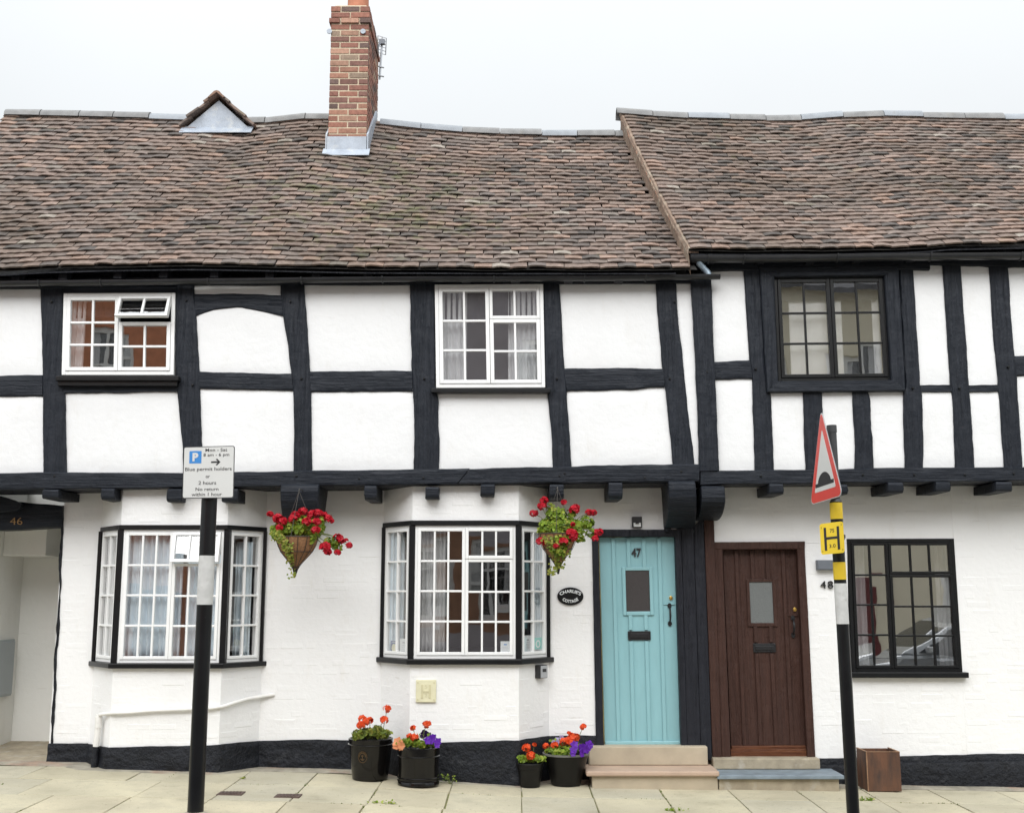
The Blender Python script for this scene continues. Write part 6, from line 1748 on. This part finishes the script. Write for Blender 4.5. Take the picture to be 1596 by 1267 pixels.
mb.build('arrow', MT['ink'], t)
mb = MB(); p = at1(735); mb.box(c0.x - .10, c0.x + .10, YS + .005, YS + .03, p.z - .02, p.z + .0); mb.build('clamp', MT['greyback'], t)
# warning triangle, turned nearly edge on
yaw = R(70)
Lb, Rb, Tp = P(1263.3, 787.5, PY + .20), P(1313.5, 772.5, PY - .40), P(1279.6, 636.5, PY - .09)
e1 = (Rb - Lb); Wt = e1.length; e1n = e1.normalized(); upv = (Tp - (Lb + Rb) / 2); upv = (upv - e1n * upv.dot(e1n)); Ht = (Tp - Lb).dot(upv.normalized()); upn = upv.normalized(); nrm = e1n.cross(upn)
if nrm.y > 0: nrm = -nrm
off_t = (Tp - Lb).dot(e1n)
def mfT(u, w, d=0.0): return Lb + e1n * u + upn * w + nrm * d
t = thing('warning_sign', (Lb + Rb) / 2, 'red and white triangular road hump sign turned half sideways on the pole', 'sign', None)
def tri(k, rad, n=6):
    A_, B_, C_ = Vector((0, 0)), Vector((Wt, 0)), Vector((off_t, Ht)); cen = (A_ + B_ + C_) / 3; V = [cen + (v - cen) * k for v in (A_, B_, C_)]; pts = []
    for i in range(3):
        p, a, b = V[i], V[i - 1], V[(i + 1) % 3]
        p0 = p + (a - p).normalized() * rad; p1 = p + (b - p).normalized() * rad
        for j in range(n + 1):
            s_ = j / n; q = p0 * (1 - s_) ** 2 + p * 2 * s_ * (1 - s_) + p1 * s_ ** 2; pts.append((q.x, q.y))
    return pts
mb = MB(); mb.prism(tri(1.0, .075), mfT, -.004, 0); mb.build('plate', MT['greyback'], t)
mb = MB(); mb.prism(tri(.992, .074), mfT, .0004, .0012); mb.build('edge', MT['signwhite'], t)
mb = MB(); mb.prism(tri(.97, .072), mfT, .0014, .0024); mb.build('red_border', MT['signred'], t)
mb = MB(); mb.prism(tri(.655, .016), mfT, .0026, .0036); mb.build('white_panel', MT['signwhite'], t)
mb = MB(); pts = [(.215, .165), (.785, .165), (.785, .205), (.70, .205)]
for i in range(15): a = PI * i / 14; pts.append((.5 + .20 * math.cos(a) * (1 if abs(math.cos(a)) < .8 else 1), (.205 + .105 * math.sin(a) ** 1.25)))
pts += [(.215, .205)]
mb.prism([(u * Wt, w * Ht) for u, w in pts], mfT, .0038, .0046); mb.build('hump_symbol', MT['ink'], t)
p = at2(762); mb = MB(); mb.tube([P(1298, 740, PY), P(1298, 746, PY)], 9.5 * kpx, 20)
mb.tube([P(1299, 768, PY), P(1299, 776, PY)], 9.5 * kpx, 20); mb.build('clamp', MT['polegrey'], t, smooth=40)
mb = MB(); q = mfT(Wt * .52, Ht * .10, -.02); mb.tube([(P(1303, 770, PY).x, PY, q.z), q], .014, 8); q = mfT(Wt * .5, Ht * .42, -.02); mb.tube([(P(1300, 742, PY).x, PY, q.z), q], .014, 8); mb.build('bracket', MT['polegrey'], t, smooth=40)
# yellow hydrant plate
YH = PY - .10
a, b, c_, d_ = P(1277, 816.6, YH + .03), P(1313.8, 812, YH - .06), P(1316.6, 861, YH - .06), P(1280, 864.5, YH + .03)
eu = (b - a + c_ - d_) / 2; ew = (a - d_ + b - c_) / 2; HW, HH = eu.length, ew.length; nh = eu.normalized().cross(ew.normalized())
if nh.y > 0: nh = -nh
def mfH(u, w, d=0.0):
    u_, w_ = u / HW, w / HH
    return d_ * ((1 - u_) * (1 - w_)) + c_ * (u_ * (1 - w_)) + b * (u_ * w_) + a * ((1 - u_) * w_) + nh * d
t = thing('hydrant_sign', (a + c_) / 2, 'yellow plate with a black H, 75 and 3.0 on the striped pole', 'sign')
mb = MB(); mb.prism(rrect(0, HW, 0, HH, .018), mfH, -.005, 0); mb.build('plate', MT['signyellow'], t)
mb = MB()
hu = lambda x: (x - 90) / 172 * HW
mb.mbox(mfH, .17 * HW, .27 * HW, .12 * HH, .86 * HH, .0005, .002); mb.mbox(mfH, .72 * HW, .82 * HW, .12 * HH, .86 * HH, .0005, .002); mb.mbox(mfH, .27 * HW, .72 * HW, .47 * HH, .55 * HH, .0005, .0019); mb.build('letter', MT['ink'], t)
lettering(t, '75', mfH, .52 * HW, .68 * HH, .18 * HW, 'ink', .0018, height=.12 * HH)
lettering(t, '3.0', mfH, .50 * HW, .20 * HH, .27 * HW, 'ink', .0018, height=.11 * HH)
mb = MB()
for u, w in ((.07, .87), (.92, .90), (.08, .10), (.93, .10)): mb.mbox(mfH, (u - .008) * HW, (u + .008) * HW, (w - .03) * HH, (w + .03) * HH, .0005, .0018)
mb.build('rivet', MT['ink'], t)
mb = MB(); p = at2(837); mb.tube([p + Vector((0, 0, -.02)), p + Vector((0, 0, .02))], 10.4 * kpx, 24); mb.box(p.x - .03, p.x + .03, YH - .0, PY - .02, p.z - .012, p.z + .012); mb.build('clamp', MT['polegrey'], t, smooth=40)

MT['carglass'] = simple('dark_car_glass', (.015, .018, .02), .06)
# ------------------------------------------------------------------ far side of the street (seen in the panes)
MT['fbrick'] = simple('orange_brick', (.66, .27, .15), .85, .2, 5, .3, 30, .004)
MT['fbrown'] = simple('brown_brick', (.40, .22, .14), .85, .25, 6, .3, 30, .004)
MT['fgrey'] = simple('lilac_grey_render', (.50, .46, .49), .9, .1, 3, .6, 40, .01)
MT['fcream'] = simple('cream_render', (.86, .80, .64), .85, .06, 2)
MT['fslate'] = simple('slate_roof', (.12, .12, .13), .7, .3, 9)
MT['fdoor'] = simple('maroon_door', (.15, .03, .032), .5)
def far_house(label, x0, x1, hgt, mat, wins, doorx=None, upper=None):
    YF = -15.6; g = -.05
    t = thing('street_house', ((x0 + x1) / 2, YF, g), label, 'house')
    xs = sorted({x0, x1} | {w[0] for w in wins} | {w[1] for w in wins}); zz = sorted({g - .3, hgt} | {w[2] for w in wins} | {w[3] for w in wins})
    if upper: zz = sorted(set(zz) | {2.98, .85})
    mb = MB(); mu = MB()
    for i in range(len(xs) - 1):
        for j in range(len(zz) - 1):
            xc, zc = (xs[i] + xs[i + 1]) / 2, (zz[j] + zz[j + 1]) / 2
            if not any(w[0] < xc < w[1] and w[2] < zc < w[3] for w in wins): (mu if upper and (zc > 2.98 or zc < .85) else mb).box(xs[i], xs[i + 1], YF - .3, YF, zz[j], zz[j + 1])
    mb.box(x0, x1, YF - 5, YF - .31, g - .3, hgt)
    mb.build('wall', MT[mat], t)
    if upper: mu.build('upper_wall', MT[upper], t)
    for (a, b, c, d) in wins:
        w = part_empty('window', t); fmf = lambda u, wv, dd=0.0: Vector((b - u, YF - .06 + dd, c + wv))
        mb = MB(); ring(mb, fmf, 0, b - a, 0, d - c, .10, -.06, 0); mb.mbox(fmf, (b - a) / 2 - .03, (b - a) / 2 + .03, .06, d - c - .06, -.04, -.005); mb.mbox(fmf, .06, b - a - .06, (d - c) / 2 - .03, (d - c) / 2 + .03, -.045, -.003); mb.build('frame', MT['whitepaint'], w)
        mb = MB(); mb.mbox(fmf, .03, b - a - .03, .03, d - c - .03, -.05, -.046); mb.build('pane', MT['glass'], w)
        mb = MB(); mb.mbox(fmf, .02, b - a - .02, .02, d - c - .02, -.2, -.16); mb.build('backing', MT['carglass'], w)
        mb = MB(); mb.mbox(fmf, .08, (b - a) * .3, .05, d - c - .05, -.12, -.10); mb.mbox(fmf, (b - a) * .7, b - a - .08, .05, d - c - .05, -.12, -.10); mb.build('blind', MT['net'], w)
        mb = MB(); mb.mbox(fmf, -.08, b - a + .08, -.09, -.001, -.1, .08); mb.build('sill', MT['whitepaint'], w)
    if doorx is not None:
        mb = MB(); mb.box(doorx, doorx + .9, YF + .001, YF + .05, g, g + 2.05); mb.build('door', MT['fdoor'], t, bevel=.01)
    mb = MB(); mb.hexa([(x0, YF + .3, hgt - .05), (x1, YF + .3, hgt - .05), (x1, YF - 2.6, hgt + 2.2), (x0, YF - 2.6, hgt + 2.2), (x0, YF + .3, hgt - .17), (x1, YF + .3, hgt - .17), (x1, YF - 2.6, hgt + 2.0), (x0, YF - 2.6, hgt + 2.0)])
    mb.hexa([(x0, YF - 5.4, hgt - .05), (x1, YF - 5.4, hgt - .05), (x1, YF - 2.6, hgt + 2.2), (x0, YF - 2.6, hgt + 2.2), (x0, YF - 5.4, hgt - .17), (x1, YF - 5.4, hgt - .17), (x1, YF - 2.6, hgt + 2.0), (x0, YF - 2.6, hgt + 2.0)])
    mb.build('roof', MT['fslate'], t)
    return t
far_house('orange brick house across the street', -13.5, -6.9, 9.0, 'fbrick', [(-12.5, -11.3, .8, 2.3), (-10.3, -9.1, .8, 2.3), (-12.5, -11.3, 3.4, 4.8), (-9.6, -8.6, 3.4, 4.8), (-9.4, -8.5, 5.9, 7.7), (-12.5, -11.4, 5.9, 7.7)], -8.2)
far_house('brown brick house with sash windows across the street', -6.9, 4.9, 8.8, 'fbrown', [(-5.6, -4.3, .8, 2.5), (-2.6, -1.5, 1.2, 2.9), (-.9, .2, 1.2, 2.9), (2.6, 3.7, .8, 2.5), (-5.4, -4.3, 4.9, 6.4), (.1, 1.0, 5.7, 7.3), (3.0, 3.9, 4.9, 6.4)], 1.3, 'fgrey')
far_house('cream rendered house across the street', 4.9, 13.5, 8.6, 'fcream', [(5.3, 6.1, 5.6, 7.1), (7.3, 8.2, 5.6, 7.1), (5.6, 6.7, 3.2, 4.3), (8.6, 9.7, 3.2, 4.3), (5.7, 7.2, .8, 2.3), (9.7, 11.2, .8, 2.3)], 7.55)

# ------------------------------------------------------------------ a car parked at the far kerb (mirrored in the right window)
MT['carpaint'] = simple('silver_car_paint', (.50, .52, .54), .22, .04, 3, metal=.35)
MT['carglass'] = simple('dark_car_glass', (.015, .018, .02), .06)
MT['rubber'] = simple('tyre_rubber', (.02, .02, .02), .8)
MT['lamp'] = simple('car_lamp', (.55, .56, .55), .15)
def car(x0, yc, label):
    g = G(x0, -2.5) - .135; t = thing('parked_car', (x0 + 2, yc, g), label, 'car')
    low = [(0, .30), (0, .62), (.06, .80), (.50, .93), (1.05, 1.0), (3.55, 1.02), (3.92, .98), (4.0, .70), (4.0, .32)]
    hw = .84
    def hull(prof, w0, w1, nm, mat, sm=35):
        n = len(prof); vs = []; mb = MB()
        zs_ = [p[1] for p in prof]; za, zb = min(zs_), max(zs_)
        for s_ in (-1, 1):
            for x, z in prof:
                w = w0 + (w1 - w0) * (z - za) / (zb - za); w -= .10 * (abs(x - 2) / 2) ** 4
                vs.append((x0 + x, yc + s_ * w, g + z))
        mb.add(vs, [tuple(range(n)), tuple(range(2 * n - 1, n - 1, -1))] + [(i, i + n, (i + 1) % n + n, (i + 1) % n) for i in range(n)])
        return mb.build(nm, MT[mat], t, bevel=.05 if nm == 'body' else .02)
    hull(low, hw, hw - .05, 'body', 'carpaint')
    hull([(1.0, 1.0), (1.75, 1.42), (2.1, 1.47), (3.1, 1.46), (3.6, 1.32), (3.85, 1.0)], hw - .07, hw - .26, 'roof', 'carpaint')
    for s_ in (-1, 1):
        for pr in ([(1.22, 1.04), (1.82, 1.38), (2.30, 1.41), (2.30, 1.04)], [(2.37, 1.04), (2.37, 1.41), (3.05, 1.40), (3.42, 1.28), (3.50, 1.04)]):
            mb = MB(); f = lambda z: hw - .07 - .19 * (z - 1.0) / .47 + .004
            n = len(pr); mb.add([(x0 + x, yc + s_ * f(z), g + z) for x, z in pr] + [(x0 + x, yc + s_ * (f(z) - .01), g + z) for x, z in pr], [tuple(range(n)), tuple(range(2 * n - 1, n - 1, -1))] + [(i, i + n, (i + 1) % n + n, (i + 1) % n) for i in range(n)])
            mb.build('window', MT['carglass'], t)
        mb = MB(); mb.box(x0 + 1.30, x0 + 1.46, yc + s_ * (hw + .0) - .06, yc + s_ * (hw + .0) + .06, g + 1.02, g + 1.14); mb.build('mirror', MT['carpaint'], t, bevel=.03)
        for xw in (.72, 3.22):
            w = part_empty('wheel', t)
            mb = MB(); mb.tube([(x0 + xw, yc + s_ * (hw - .18), g + .31), (x0 + xw, yc + s_ * (hw + .005), g + .31)], .31, 24); mb.build('tyre', MT['rubber'], w, smooth=40)
            mb = MB(); mb.tube([(x0 + xw, yc + s_ * (hw - .1), g + .31), (x0 + xw, yc + s_ * (hw + .012), g + .31)], .20, 20); mb.build('rim', MT['silver'], w, smooth=40)
        mb = MB(); mb.box(x0 - .005, x0 + .22, yc + s_ * .60 - .14, yc + s_ * .60 + .14, g + .62, g + .76); mb.build('headlight', MT['lamp'], t, bevel=.03)
    mb = MB(); mb.hexa([(x0 + 1.06, yc - .68, g + 1.03), (x0 + 1.06, yc + .68, g + 1.03), (x0 + 1.70, yc + .56, g + 1.405), (x0 + 1.70, yc - .56, g + 1.405), (x0 + 1.10, yc - .68, g + 1.0), (x0 + 1.10, yc + .68, g + 1.0), (x0 + 1.74, yc + .56, g + 1.38), (x0 + 1.74, yc - .56, g + 1.38)]); mb.build('windscreen', MT['carglass'], t)
car(5.2, -8.3, 'silver hatchback parked across the street, mirrored in the black ground floor window')
